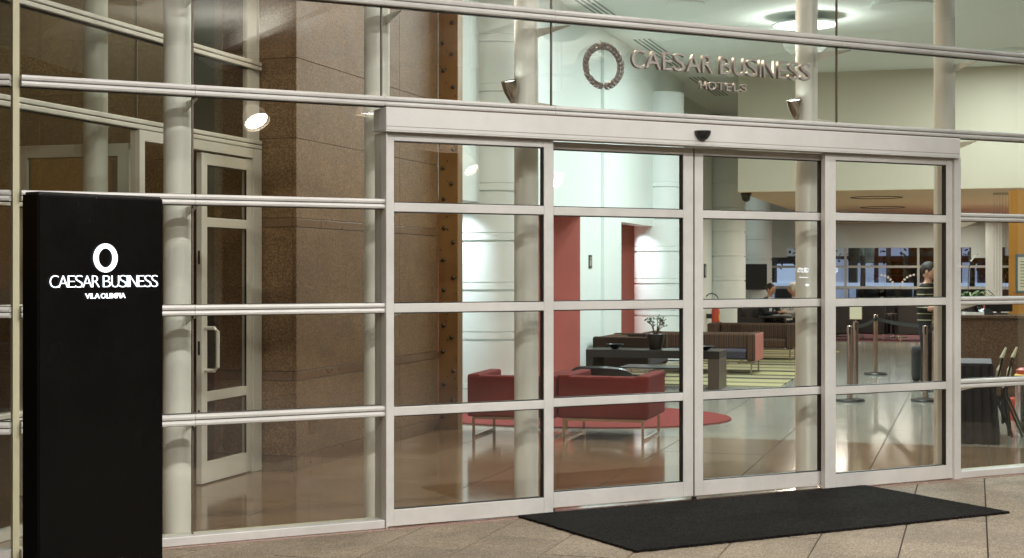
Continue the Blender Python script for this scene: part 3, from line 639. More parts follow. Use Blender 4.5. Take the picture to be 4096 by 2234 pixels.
armchair('armchair', 'right red cube armchair on chrome legs, seen from behind', 'armchair', .86, .86, .59, (-3.70, 13.53, 0), R(1), 'red_fabric', None, 'red armchairs by the entrance', 'red_fabric')
m = MB(); pts = [(1.78 * math.cos(2 * math.pi * k / 72), 1.28 * math.sin(2 * math.pi * k / 72)) for k in range(72)]
tag(m.prism(pts, .0015, .014, .004).obj('round_rug', 'red_rug', None, (-4.22, 15.78, 0), 0), 'oval dusty red rug beyond the red armchairs', 'rug')
# console with slab ends
ct = thing('console_table', 'low black slab-ended console table behind the red armchairs', 'table', (-5.0, 19.75, 0))
MB().box(0, 1.8, 0, .62, .405, .51).obj('top', 'dark_wood', ct, bevel=.004); MB().box(0.001, .10, .001, .619, 0.001, .404).obj('end_panel', 'dark_wood', ct, bevel=.003); MB().box(1.65, 1.799, .001, .619, .001, .404).obj('end_panel', 'brown_wood', ct, bevel=.003)
tag(MB().lathe([(.035, 0), (.04, .006), (.10, .045), (.118, .068), (.112, .07), (.09, .048), (.02, .018)], 24, cap=False).obj('bowl', 'black', None, (-4.64, 19.93, .511), smooth=True), 'small shallow black bowl at the left end of the console', 'bowl', 'black bowls on the console')
tag(MB().lathe([(.035, 0), (.04, .006), (.10, .04), (.125, .055), (.118, .058), (.09, .042), (.02, .018)], 24, cap=False).obj('bowl', 'black', None, (-3.42, 19.95, .511), smooth=True), 'wide shallow black bowl at the right end of the console', 'bowl', 'black bowls on the console')
pp = thing('bonsai_plant', 'small branching bonsai in a dark tapered pot on the console', 'plant', (-4.11, 20.05, .511))
MB().lathe([(.075, 0), (.085, .01), (.118, .12), (.125, .20), (.118, .208), (.108, .20), (.10, .17)], 28, cap=False).add([], []).obj('pot', 'pot', pp, smooth=True); MB().lathe([(.104, .17), (.104, .175)], 24).obj('soil', 'bark', pp)
tr = MB(); lf = MB()
rb = random.Random(11)
for k in range(9):                                      # fan of crooked branches, each tip with a loose rosette of leaves
    sg_ = -1 if k % 2 else 1; fork = Vector((sg_ * .022, 0, .235)); tip = Vector((sg_ * (.03 + .105 * ((k // 2) / 4)) + rb.uniform(-.015, .015), rb.uniform(-.09, .09), rb.uniform(.31, .42) - .05 * (k // 2) / 4))
    mid = fork.lerp(tip, .5) + Vector((rb.uniform(-.012, .012), rb.uniform(-.02, .02), .012))
    tr.tube([(0, 0, .165), (sg_ * .010, 0, .20), fork], [.017, .013, .010], 7); tr.tube([fork, mid, tip], [.008, .0055, .0035], 6)
    for q in range(4):
        e = tip + Vector((rb.uniform(-.035, .035), rb.uniform(-.035, .035), rb.uniform(-.012, .045))); tr.tube([mid.lerp(tip, .6), e], [.003, .002], 5)
        for w in range(8):
            dd = Vector((rb.uniform(-1, 1), rb.uniform(-1, 1), rb.uniform(-.3, 1))).normalized(); sd = dd.cross(Vector((rb.uniform(-1, 1), rb.uniform(-1, 1), rb.uniform(-1, 1)))).normalized() * .006; L2 = rb.uniform(.02, .036)
            lf.add([e, e + dd * L2 * .55 + sd, e + dd * L2, e + dd * L2 * .55 - sd], [(0, 1, 2, 3)])
tr.obj('trunk', 'bark', pp, smooth=True); lo_ = lf.obj('foliage', 'leaf', pp)
# black tub chair
tc_ = thing('tub_chair', 'low black tub chair with a rounded back on the red rug', 'armchair', (-4.05, 16.75, 0), 0)
m = MB(); ns = 24
for k in range(ns + 1):
    a = R(170 + 200 * k / ns); z1 = .50 - .14 * abs((k / ns - .5) * 2) ** 2.5
    c, s_ = math.cos(a), math.sin(a)
    m.v += [(.36 * c, .32 * s_, .10), (.37 * c, .33 * s_, z1 - .02), (.345 * c, .305 * s_, z1), (.29 * c, .25 * s_, z1 - .01), (.28 * c, .24 * s_, .12)]
for k in range(ns):
    b = 5 * k
    for q in range(4): m.f.append((b + q, b + q + 5, b + q + 6, b + q + 1)); m.m.append(0)
m.obj('backrest', 'black', tc_, smooth=True); MB().lathe([(.27, .12), (.285, .14), (.285, .33), (.26, .36)], 28).obj('seat', 'black_matt', tc_, smooth=True); MB().lathe([(.22, .001), (.22, .02), (.05, .03), (.05, .13)], 24).obj('base', 'chrome', tc_, smooth=True)
# glass coffee table
gt = thing('coffee_table', 'low dark glass coffee table with chrome legs under the console view', 'table', (-4.15, 18.0, 0))
MB().box(0, .95, 0, .6, .38, .395).obj('top', 'black', gt, bevel=.003)
for x in (.03, .92):
    for y in (.03, .57): MB().box(x - .012, x + .012, y - .012, y + .012, .001, .379).obj('leg', 'chrome', gt)
tag(MB().box(-.05, .05, -.01, .01, 0, .16).obj('brochure_holder', 'acrylic', None, (-3.38, 18.4, .396), R(6)), 'clear acrylic brochure holder on the coffee table', 'holder')
# striped sofas on the striped rug
tag(MB().box(0, 2.65, 0, 9.4, .0015, .012).obj('striped_rug', 'striped_rug', None, (-5.15, 20.5, 0)), 'rug with yellow, olive and charcoal stripes under the brown sofas', 'rug')
armchair('sofa', 'brown striped sofa with a red outer side, nearest the console', 'sofa', 1.72, .85, .60, (-3.14, 23.55, .012), R(180), 'striped_fabric', 'red_wall', 'brown striped sofas', 'seat_brown')
armchair('sofa', 'brown striped sofa behind the red-sided one', 'sofa', 1.5, .85, .62, (-3.0, 27.3, 0.012), R(180), 'striped_fabric', None, 'brown striped sofas', 'striped_fabric')
armchair('sofa', 'brown striped sofa end by the white wall beside the potted bonsai', 'sofa', 1.4, .8, .62, (-5.12, 22.0, .012), R(90 - 180), 'striped_fabric', None, 'brown striped sofas', 'seat_brown')
for k, (x, y, lab) in enumerate(((-3.72, 25.3, 'clear acrylic stand between the two striped sofas'),)):
    t = thing('side_table', 'small dark side table between the striped sofas', 'table', (x, y, 0.012)); MB().box(-.25, .25, -.25, .25, .42, .45).obj('top', 'dark_wood', t); MB().box(-.03, .03, -.03, .03, .02, .42).obj('leg', 'chrome', t); MB().box(-.2, .2, -.2, .2, 0, .02).obj('base', 'chrome', t)
    tag(MB().box(-.09, .09, -.008, .008, 0, .22).obj('menu_stand', 'acrylic', None, (x - .1, y, .463)), lab, 'holder')
# wall plates and extinguisher
t = thing('wall_sign', 'small dark restroom plate on the white wall left of the red niche', 'sign', (WA, 20.775, 1.60)); MB().box(.001, .012, -.085, .085, 0, .19).obj('plate', 'sign_dark', t, bevel=.002); MB().box(.0122, .014, .01, .03, .04, .12).box(.0122, .014, -.045, -.025, .04, .12).box(.0122, .014, .01, .03, .135, .155).box(.0122, .014, -.045, -.025, .135, .155).obj('pictogram', 'paper', t)
t = thing('wall_sign', 'tall narrow dark plate on the white wall past the sliding door gap', 'sign', (WA - .4, 32.6, 1.42)); MB().box(.001, .02, -.12, .12, 0, .30).obj('plate', 'sign_dark', t, bevel=.002); MB().box(.0202, .022, -.02, .02, .05, .24).obj('pictogram', 'paper', t)
t = thing('fire_extinguisher', 'red fire extinguisher with a looped black hose by the white column', 'extinguisher', (-5.40, 32.85, .33))
MB().lathe([(.082, 0), (.088, .01), (.088, .36), (.07, .41), (.03, .44), (.03, .47)], 20).obj('cylinder', 'ext_red', t, smooth=True); MB().box(.03, .0885, -.05, .05, .16, .30).obj('label_patch', 'yellow', t)
MB().box(-.03, .09, -.012, .012, .47, .50).obj('valve', 'rubber', t); MB().box(-.2, -.085, -.03, .03, .2, .3).obj('bracket', 'rubber', t)
MB().tube([(.0, 0, .485)] + [(-.08 + .145 * math.cos(q * .45 + .2), -.03, .60 + .145 * math.sin(q * .45 + .2)) for q in range(13)], .013, 6).obj('hose', 'rubber', t, smooth=True)
# television on its stand
t = thing('television', 'black television on a tall stand against the far white column', 'television', (-5.79, 42.05, 0), R(6))
MB().box(-.30, .30, -.04, .02, 1.05, 1.76).obj('screen', 'black', t, bevel=.006); MB().box(-.335, -.295, 0, .04, 0, 1.8).obj('stand', 'bolt', t); MB().box(-.5, -.1, -.2, .2, 0.001, .02).obj('base', 'bolt', t)
# ------------------------------------------------------------------ queue posts, belts, suitcase
def stanchion(lab, x, y):
    t = thing('queue_post', lab, 'queue post', (x, y, 0), 0, 'chrome queue posts')
    MB().lathe([(.175, .001), (.178, .012), (.165, .03), (.05, .042)], 32).obj('base', 'black', t, smooth=True); MB().lathe([(.033, .035), (.033, .82)], 20).obj('pole', 'chrome_brown', t, smooth=True)
    MB().lathe([(.036, .82), (.036, .90), (.03, .908)], 20).obj('belt_head', 'chrome_brown', t, smooth=True); MB().box(-.008, .008, -.0375, -.034, .80, .895).obj('slot', 'black', t); return t
PS = [('nearest left chrome queue post, standing in front of the sign post', -1.432, 18.554), ('chrome queue post carrying the small framed notice', -1.477, 20.112), ('middle chrome queue post, farthest from the doors', -1.428, 23.449),
      ('nearest right chrome queue post in front of the suitcase', -.565, 18.82), ('right chrome queue post just behind the nearest right one', -.50, 20.4)]
for p in PS: stanchion(*p)
for k, (i, j, lab) in enumerate(((1, 2, 'black belt strung between the notice post and the middle post'), (2, 4, 'black belt strung from the middle post to the rear right post'), (3, 4, 'short black belt between the two right posts'))):
    a, b = Vector(PS[i][1:] + (.845,)), Vector(PS[j][1:] + (.845,)); d = (b - a).normalized(); a += d * .038; b -= d * .038; u = Vector((-d.y, d.x, 0)) * .0015; m = MB(); n = 10; vs = []
    for q in range(n + 1):
        p = a.lerp(b, q / n) - Vector((0, 0, .03 * (1 - (2 * q / n - 1) ** 2)))
        vs += [p + u + Vector((0, 0, .025)), p + u - Vector((0, 0, .025)), p - u - Vector((0, 0, .025)), p - u + Vector((0, 0, .025))]
    tag(m.add(vs, [(4 * q + e, 4 * q + (e + 1) % 4, 4 * q + 4 + (e + 1) % 4, 4 * q + 4 + e) for q in range(n) for e in range(4)]).obj('queue_belt', 'black_matt'), lab, 'belt', 'black queue belts')
t = thing('notice_holder', 'framed notice standing on top of the left queue post', 'sign', (-1.477, 20.112, .909)); MB().box(-.085, .085, -.012, .012, .02, .25).obj('frame', 'chrome_brown', t); MB().box(-.075, .075, -.0145, -.0125, .03, .24).obj('sheet', 'cream', t); MB().lathe([(.01, 0), (.01, .02)], 10).obj('stem', 'chrome', t)
t = thing('suitcase', 'black upright suitcase behind the right queue posts', 'suitcase', (-.70, 22.1, 0), R(8))
MB().box(-.14, .14, -.20, .20, .035, .50).obj('shell', 'black_matt', t, bevel=.045); MB().tube([(-.05, -.1, .49), (-.05, -.1, .53), (.05, -.1, .53), (.05, -.1, .49)], .01, 8).obj('handle', 'rubber', t)
for x in (-.1, .1):
    for y in (-.15, .15): MB().lathe([(.03, -.015), (.03, .015)], 12).obj('wheel', 'rubber', t, (x, y, .03), rot=(R(90), 0, 0))
MB().box(-.146, -.139, -.18, .18, .10, .115).box(-.146, -.139, -.18, .18, .40, .415).obj('rib', 'rubber', t)
# ------------------------------------------------------------------ reception desk and what stands on it
rdk = thing('reception_desk', 'long brown granite reception desk behind the right window', 'desk', (-.40, 18.95, 0))
for q in range(5): MB().box(q * .72 + .001, q * .72 + .719, 0, .03, .08, 1.0).obj('front_panel', 'desk_granite', rdk)
MB().box(.02, 3.6, .031, .75, .0, .99).obj('body', 'brown_wood', rdk); MB().box(-.03, 3.62, -.04, .80, 1.0, 1.035).obj('counter', 'desk_granite', rdk, bevel=.004); MB().box(.03, 3.6, .006, .030, .002, .078).obj('plinth', 'black', rdk)
bw = thing('wood_panel', 'bright orange timber panel behind the reception desk', 'panel', (.42, 20.45, 0)); MB().box(0, 3, 0, .06, 0, 1.73).box(0, 3, 0, .06, 1.742, 2.6).box(.01, 2.99, .01, .058, 1.729, 1.743).obj('board', 'orange_wood', bw)
t = thing('framed_notice', 'cream printed notice in a slate frame on the orange panel', 'notice', (.50, 20.45, 1.28)); MB().box(0, .42, -.02, -.001, 0, .50).obj('frame', 'slate', t, bevel=.004); MB().box(.03, .40, -.023, -.0205, .03, .46).obj('sheet', 'cream', t)
for q in range(9): MB().box(.06, .06 + random.uniform(.12, .3), -.0245, -.0232, .40 - q * .04, .408 - q * .04).obj('print_line', 'sign_dark', t)
t = thing('computer_monitor', 'dark computer screen on the reception desk beside the orange panel', 'monitor', (.28, 19.45, 1.036), R(20)); MB().lathe([(.12, 0), (.12, .012), (.03, .02), (.03, .05)], 20).obj('foot', 'black', t); MB().box(-.17, .17, -.02, .02, .03, .17).obj('screen', 'black', t, bevel=.01)
t = thing('telephone', 'black telephone lying on the reception desk', 'telephone', (.10, 19.25, 1.036), R(15)); MB().add([(-.1, -.09, 0), (.1, -.09, 0), (.1, .09, 0), (-.1, .09, 0), (-.1, -.09, .025), (.1, -.09, .025), (.1, .09, .07), (-.1, .09, .07)], [(0, 3, 2, 1), (4, 5, 6, 7), (0, 1, 5, 4), (1, 2, 6, 5), (2, 3, 7, 6), (3, 0, 4, 7)]).obj('base', 'black', t, bevel=.006); MB().box(-.095, -.045, -.08, .08, .06, .085).obj('handset', 'black', t, bevel=.01)
for k, (x, y, rz) in enumerate(((-.02, 19.15, 8), (.0, 19.4, -14))): tag(MB().box(-.11, .11, -.15, .15, 0, .03).obj('paper_stack', 'paper', None, (x, y + .0, 1.036), R(rz)), ('white paper stack near the front edge of the desk', 'white paper stack at the back of the desk')[k], 'papers', 'papers on the desk')
t = thing('leaflet_stand', 'small orange card standing on the desk by the phone', 'card', (.16, 19.62, 1.036)); MB().box(-.06, .06, -.005, .005, 0, .16).obj('card', 'ext_red', t, rot=(R(-12), 0, 0))
def orchid(name, lab, loc, h, n, bloom, seed, potr=.10, poth=.20):
    rnd = random.Random(seed); t = thing(name, lab, 'plant', loc); MB().lathe([(potr * .7, 0), (potr, poth), (potr * .88, poth), (potr * .8, poth - .03)], 24, cap=False).obj('pot', 'pot', t, smooth=True); MB().lathe([(potr * .85, poth - .04), (potr * .85, poth - .035)], 20).obj('soil', 'bark', t)
    for k in range(n):
        a = 6.28 * k / n + rnd.uniform(-.3, .3); L = rnd.uniform(.2, .34); m = MB(); vs = []; fs = []
        for q in range(7):
            u = q / 6; w_ = .026 * math.sin(math.pi * min(.96, u * .9 + .08)); rr = L * u; zz = poth - .03 + L * (1.05 * u - .95 * u * u * rnd.uniform(.7, 1.1)); c = Vector((rr * math.cos(a), rr * math.sin(a), zz)); s_ = Vector((-math.sin(a), math.cos(a), 0)) * w_
            vs += [c - s_, c - Vector((0, 0, .006)), c + s_]
        for q in range(6): fs += [(3 * q, 3 * q + 1, 3 * q + 4, 3 * q + 3), (3 * q + 1, 3 * q + 2, 3 * q + 5, 3 * q + 4)]
        m.add(vs, fs).obj('leaf', 'leaf_pale' if k % 3 == 0 else 'leaf', t, smooth=True)
    for sgn in bloom:
        pts = [Vector((0, 0, poth)) + Vector((sgn * .02 * q, .01 * q, 0)) + Vector((sgn * (.012 * max(0, q - 4) ** 1.7), 0, h * (1 - (1 - q / 9) ** 1.6))) for q in range(10)]
        m = MB().tube(pts, .004, 6); m.obj('stem', 'bark', t)
        for q in range(4, 10):
            m = MB()
            for e in range(5):
                a = 6.28 * e / 5 + rnd.uniform(-.2, .2); c = pts[q] + Vector((0, -.012, -.015)); d1 = Vector((math.cos(a), -.25, math.sin(a))); d2 = Vector((-math.sin(a), 0, math.cos(a)))
                m.add([c, c + d1 * .018 + d2 * .013, c + d1 * .034, c + d1 * .018 - d2 * .013], [(0, 1, 2, 3)])
            m.obj('bloom', 'petal', t)
    return t
orchid('potted_orchid', 'potted orchid with strap leaves on the reception desk end', (-.055, 19.22, 1.036), .62, 11, (), 3, .10, .20)
t = thing('orchid_twig', 'bare curved pale twig rising from the desk orchid pot', 'plant', (-.075, 19.24, 1.21)); MB().tube([(0, 0, 0), (.0, 0, .25), (.01, 0, .40), (.05, 0, .50), (.12, 0, .56)], [.006, .006, .006, .008, .006], 6).obj('stem', 'bark', t, smooth=True); MB().tube([(.03, 0, .47), (.06, 0, .51), (.13, 0, .565)], [.012, .011, .004], 6).obj('tip', 'petal', t)
t = thing('crystal_curtain', 'hanging strands of clear glass beads beside the orange panel', 'hanging decoration', (.34, 29.0, 2.992))
MB().box(-.02, .30, -.02, .02, -.04, -.001).obj('rail', 'chrome', t)
for q in range(6): MB().tube([(q * .05, 0, -.04), (q * .05, 0, -1.75 - .1 * (q % 3))], .006, 5).obj('strand', 'acrylic', t)
# ------------------------------------------------------------------ draped table, folded chairs, bins
t = thing('draped_table', 'small table under a floor-length dark cloth inside the right window', 'table', (-.02, 14.75, 0))
m = MB(); n = 60; w_, d_ = .17, .42; vs = []
per = []
for q in range(n):
    u = q / n * 4; s_ = int(u); v = u - s_
    per.append(((-w_ + 2 * w_ * v, -d_), (w_, -d_ + 2 * d_ * v), (w_ - 2 * w_ * v, d_), (-w_, d_ - 2 * d_ * v))[s_])
for z_, o_ in ((.72, 0), (.70, .008), (.45, .018), (.2, .03), (.004, .04)):
    for q, (x, y) in enumerate(per):
        k = o_ * (1 + .9 * math.sin(q * 2.1) * (0 if o_ == 0 else 1)); vs.append((x * (1 + k / w_), y * (1 + k / d_), z_))
fs = [(k * n + q, (k + 1) * n + q, (k + 1) * n + (q + 1) % n, k * n + (q + 1) % n) for k in range(4) for q in range(n)]
m.add(vs, fs).obj('cloth', 'navy_cloth', t, smooth=True); MB().prism([(p[0] * 1.001, p[1] * 1.001) for p in per], .7202, .726).obj('table_top', 'navy_top', t)
def folded_chair(lab, loc, rz):
    t = thing('folding_chair', lab, 'folding chair', loc, rz, 'folded chairs leaning by the draped table')
    MB().tube([(-.0, 0, .50), (.015, 0, .62), (.045, 0, .74), (.085, 0, .84)], [.020, .023, .021, .010], 10).obj('backrest', 'cream', t, smooth=True)
    MB().tube([(.085, 0, .84), (.10, 0, .86)], .008, 6).obj('cap', 'bolt', t)
    for y in (-.18, .18): MB().tube([(-.03, y, .38), (.0, y, .52), (.05, y, .75)], .009, 8).obj('upright', 'bolt', t)
    for y in (-.17, .17): MB().tube([(-.03, y, .42), (.14, y, .008)], .011, 8).obj('leg', 'bolt', t); MB().tube([(-.02, y, .46), (.02, y, .008)], .011, 8).obj('leg', 'bolt', t)
    MB().box(-.05, -.02, -.17, .17, .12, .46).obj('seat', 'navy_top', t, bevel=.01); return t
folded_chair('folded chair leaning against the draped table, the nearer one', (.20, 15.05, 0), R(0)); folded_chair('folded chair leaning beside another, the one farther right', (.30, 15.15, 0), R(-4))
t = thing('ash_bin', 'chrome cylinder bin with a red and yellow rim at the right edge', 'bin', (.50, 15.55, 0)); MB().lathe([(.12, .002), (.125, .01), (.125, .50), (.12, .51)], 32).obj('body', 'chrome', t, smooth=True); MB().lathe([(.128, .51), (.13, .55), (.12, .56)], 32).obj('rim', 'yellow', t, smooth=True); MB().lathe([(.11, .555), (.115, .60), (.08, .62)], 32).obj('lid', 'ext_red', t, smooth=True)
for q in range(3): MB().lathe([(.1265, .04 + q * .02), (.1265, .048 + q * .02)], 32, cap=False).obj('band', 'bolt', t)
t = thing('red_canister', 'plain red cylinder standing on the floor beside the chrome bin', 'canister', (.42, 16.7, 0)); MB().lathe([(.085, .001), (.088, .01), (.088, .225), (.08, .235)], 28).obj('body', 'ext_red', t, smooth=True); MB().lathe([(.07, .2352), (.07, .24)], 24).obj('lid', 'ext_red', t)
# ------------------------------------------------------------------ lounge at the back
tag(MB().box(0, 8, 0, 10.0, .0015, .010).obj('lounge_carpet', 'carpet_red', None, (-4.9, 34.4, 0)), 'dull red carpet under the dark lounge chairs', 'carpet')
def lounge_chair(lab, x, y, rz):
    t = thing('lounge_chair', lab, 'armchair', (x, y, .010), rz, 'dark lounge chairs')
    MB().box(-.33, .33, -.28, .33, .16, .42).obj('seat', 'chair_dark', t, bevel=.03); MB().box(-.36, .36, .30, .42, .14, .80).obj('backrest', 'chair_dark', t, bevel=.03)
    for s_ in (-1, 1): MB().box(s_ * .35 - .05, s_ * .35 + .05, -.28, .32, .14, .60).obj('arm', 'chair_dark', t, bevel=.02)
    for sx in (-.3, .3):
        for sy in (-.22, .36): MB().box(sx - .02, sx + .02, sy - .02, sy + .02, 0, .17).obj('leg', 'chrome', t)
    return t
LC = [('dark lounge chair at the left behind the notice post', -2.95, 35.0, 180), ('dark lounge chair second from the left, turned away', -2.2, 35.3, 170), ('dark lounge chair behind the middle queue post', -1.35, 35.0, 190), ('dark lounge chair at the right beside the standing guest', -.5, 35.4, 180),
      ('dark lounge chair in the second row left', -3.2, 38.2, 10), ('dark lounge chair in the second row centre', -1.9, 38.4, 0), ('dark lounge chair in the second row right', -.8, 38.3, -10), ('dark lounge chair under the far window, left', -3.9, 41.5, 0), ('dark lounge chair under the far window, centre', -2.4, 41.6, 0), ('dark lounge chair under the far window, right', -.9, 41.6, 0)]
for lab, x, y, a in LC: lounge_chair(lab, x, y, R(a))
for k, (x, y) in enumerate(((-1.75, 36.5), (-3.1, 36.6), (-1.4, 40.0))):
    t = thing('buffet_table', ('round dark table laid with glassware in the middle of the lounge', 'round dark table at the left of the lounge', 'round dark table in front of the far window')[k], 'table', (x, y, .01), 0, 'lounge tables')
    MB().lathe([(.55, .70), (.55, .74)], 32).obj('top', 'dark_wood', t); MB().lathe([(.25, 0), (.25, .02), (.04, .04), (.04, .70)], 20).obj('pedestal', 'bolt', t)
for k in range(14):
    a = k * 2.4; r_ = .10 + .03 * k; x, y = -1.75 + r_ * math.cos(a), 36.5 + r_ * math.sin(a)
    tag(MB().lathe([(.03, 0), (.03, .004), (.006, .01), (.006, .08), (.034, .11), (.04, .17), (.034, .20)], 12, cap=False).obj('wine_glass', 'petal' if k % 3 == 0 else 'acrylic', None, (x, y, .751), smooth=True), 'small glass on the round lounge table', 'glass', 'glassware on the lounge table')
orchid('white_orchid', 'white orchid blooming on the round lounge table', (-1.72, 36.35, .751), .62, 5, (-1, 1), 5, .07, .12)
# ------------------------------------------------------------------ people
def person(lab, J, mats, bands, loc, rz, head_c, hair, hair_s=1.):
    """J: joint name -> (pos, radius); one skinned surface, head added as a shaped ball with face"""
    names = list(J); ids = {n: i for i, n in enumerate(names)}
    E = [('pelvis', 'waist'), ('waist', 'chest'), ('chest', 'neck'), ('neck', 'head0'), ('head0', 'head1'), ('pelvis', 'hipL'), ('hipL', 'kneeL'), ('kneeL', 'ankL'), ('ankL', 'toeL'), ('pelvis', 'hipR'), ('hipR', 'kneeR'), ('kneeR', 'ankR'), ('ankR', 'toeR'),
         ('chest', 'shL'), ('shL', 'elL'), ('elL', 'wrL'), ('wrL', 'palL'), ('chest', 'shR'), ('shR', 'elR'), ('elR', 'wrR'), ('wrR', 'palR')]
    vs = [J[n][0] for n in names]; ed = [(ids[a], ids[b]) for a, b in E]; rad = [J[n][1] for n in names]
    for sd in 'LR':                                     # five fingers leaving each palm
        w0 = Vector(J['wr' + sd][0]); p0 = Vector(J['pal' + sd][0]); d = (p0 - w0).normalized(); u = d.cross(Vector((0, 0, 1)))
        if u.length < .3: u = d.cross(Vector((0, 1, 0)))
        u.normalize(); c = u.cross(d)
        for q in range(5):
            off = (-.034, -.017, 0, .017, .034)[q]; L = (.045, .068, .075, .068, .052)[q]; k = len(vs)
            b0 = p0 + u * off * .8 + d * (.0 if q else -.02); vs += [tuple(b0 + d * L * .5 + u * (off * .3)), tuple(b0 + d * L * .9 - c * .02 + u * off * .2)]; rad += [.009, .0075]; ed += [(ids['pal' + sd], k), (k, k + 1)]
    me = bpy.data.meshes.new('b'); me.from_pydata(vs, ed, []); o = bpy.data.objects.new('b', me); COL.objects.link(o)
    o.modifiers.new('s', 'SKIN'); sv = me.skin_vertices[0].data
    for i, r_ in enumerate(rad): sv[i].radius = (r_, r_) if isinstance(r_, float) else r_; sv[i].use_root = (i == ids['pelvis'])
    sb = o.modifiers.new('u', 'SUBSURF'); sb.levels = 2; sb.render_levels = 2
    bpy.context.view_layer.update(); m2 = bpy.data.meshes.new_from_object(o.evaluated_get(bpy.context.evaluated_depsgraph_get())); bpy.data.objects.remove(o)
    for q in mats: m2.materials.append(MT[q])
    for p in m2.polygons: p.material_index = bands(p.center); p.use_smooth = True
    t = thing('person', lab, 'person', loc, rz); link('body', m2, t)
    hc = Vector(head_c); m = MB().ball(tuple(hc), .078, .098, .118, 16, 12); m.ball(tuple(hc + Vector((0, -.100, -.012))), .012, .022, .022, 8, 6)
    for sx in (-1, 1): m.ball(tuple(hc + Vector((sx * .079, .005, -.01))), .012, .022, .032, 8, 6)
    m.obj('head', 'skin', t, smooth=True)
    for sx in (-1, 1): MB().ball(tuple(hc + Vector((sx * .03, -.089, .012))), .011, .008, .007, 8, 6).obj('eye', 'sign_dark', t)
    MB().ball(tuple(hc + Vector((0, -.090, -.055))), .024, .008, .006, 8, 6).obj('mouth', 'red_wall', t)
    h = MB().ball(tuple(hc + Vector((0, .014, .028))), .088 * hair_s, .104 * hair_s, .106 * hair_s, 16, 10); h.v = [(x, y, z) if not (y < hc.y - .06 and z < hc.z + .05) else (x, hc.y - .05, z) for x, y, z in h.v]
    h.obj('hair', hair, t, smooth=True); return t
def stand():
    return {'pelvis': ((0, 0, .90), .135), 'waist': ((0, 0, 1.05), .135), 'chest': ((0, 0, 1.26), .15), 'neck': ((0, -.01, 1.40), .055), 'head0': ((0, -.015, 1.45), .05), 'head1': ((0, -.02, 1.50), .05),
            'hipL': ((.09, 0, .84), .09), 'kneeL': ((.10, -.02, .47), .06), 'ankL': ((.10, .02, .09), .042), 'toeL': ((.11, -.13, .045), .036), 'hipR': ((-.09, 0, .84), .09), 'kneeR': ((-.10, -.02, .47), .06), 'ankR': ((-.10, .02, .09), .042), 'toeR': ((-.11, -.13, .045), .036),
            'shL': ((.18, 0, 1.32), .07), 'elL': ((.22, -.02, 1.05), .05), 'wrL': ((.16, -.24, 1.07), .033), 'palL': ((.14, -.31, 1.08), .036), 'shR': ((-.18, 0, 1.32), .07), 'elR': ((-.22, .0, 1.06), .05), 'wrR': ((-.15, -.22, 1.08), .033), 'palR': ((-.13, -.29, 1.085), .036)}
person('person in a dark striped shirt standing at the reception desk', stand(), ['striped_shirt', 'suit', 'skin'],
       lambda c: 1 if c.z < .86 else (2 if (c.z > 1.40 or (c.y < -.10 and c.z < 1.2)) else 0), (-.60, 20.75, 0), R(70), (0, -.03, 1.56), 'hair')
def sit(lean=0.):
    return {'pelvis': ((0, 0, .50), .14), 'waist': ((0, -.02 - lean * .3, .66), .14), 'chest': ((0, -.05 - lean * .7, .88), .155), 'neck': ((0, -.08 - lean, 1.03), .055), 'head0': ((0, -.10 - lean, 1.08), .05), 'head1': ((0, -.11 - lean, 1.12), .05),
            'hipL': ((.10, -.04, .50), .095), 'kneeL': ((.13, -.46, .50), .065), 'ankL': ((.13, -.44, .09), .042), 'toeL': ((.14, -.58, .045), .036), 'hipR': ((-.10, -.04, .50), .095), 'kneeR': ((-.13, -.46, .50), .065), 'ankR': ((-.13, -.44, .09), .042), 'toeR': ((-.14, -.58, .045), .036),
            'shL': ((.18, -.05 - lean * .7, .94), .07), 'elL': ((.23, -.18 - lean, .70), .05), 'wrL': ((.10, -.38 - lean, .72), .033), 'palL': ((.06, -.44 - lean, .73), .036), 'shR': ((-.18, -.05 - lean * .7, .94), .07), 'elR': ((-.23, -.18 - lean, .70), .05), 'wrR': ((-.10, -.38 - lean, .72), .033), 'palR': ((-.06, -.44 - lean, .73), .036)}
person('seated person in a dark suit and pale shirt beyond the striped sofas', sit(.06), ['suit', 'shirt', 'skin'], lambda c: 2 if (c.z > 1.03 or (c.y < -.40 and c.z > .6 and abs(c.x) < .12)) else (1 if (abs(c.x) < .06 and c.y < -.15 and c.z > .65) else 0), (-4.15, 31.3, 0), R(60), (0, -.18, 1.19), 'hair')
person('seated person in a cream top with pale hair beyond the striped sofas', sit(.02), ['blouse', 'suit', 'skin'], lambda c: 1 if c.z < .55 else (2 if (c.z > 1.03 or (c.y < -.38 and abs(c.x) < .12)) else 0), (-3.50, 31.9, 0), R(-60), (0, -.14, 1.19), 'hair_white', 1.1)
for x, y, a, lab in ((-4.15, 31.3, 240, 'dark lounge chair holding the suited person'), (-3.5, 31.9, 120, 'dark lounge chair holding the pale-haired person')):
    t = lounge_chair(lab, x, y, R(a - 180))
t = thing('lounge_table', 'small dark table between the two seated people', 'table', (-3.9, 31.0, 0)); MB().lathe([(.32, .62), (.32, .65)], 28).obj('top', 'dark_wood', t); MB().lathe([(.2, 0), (.2, .02), (.03, .03), (.03, .62)], 16).obj('pedestal', 'bolt', t)
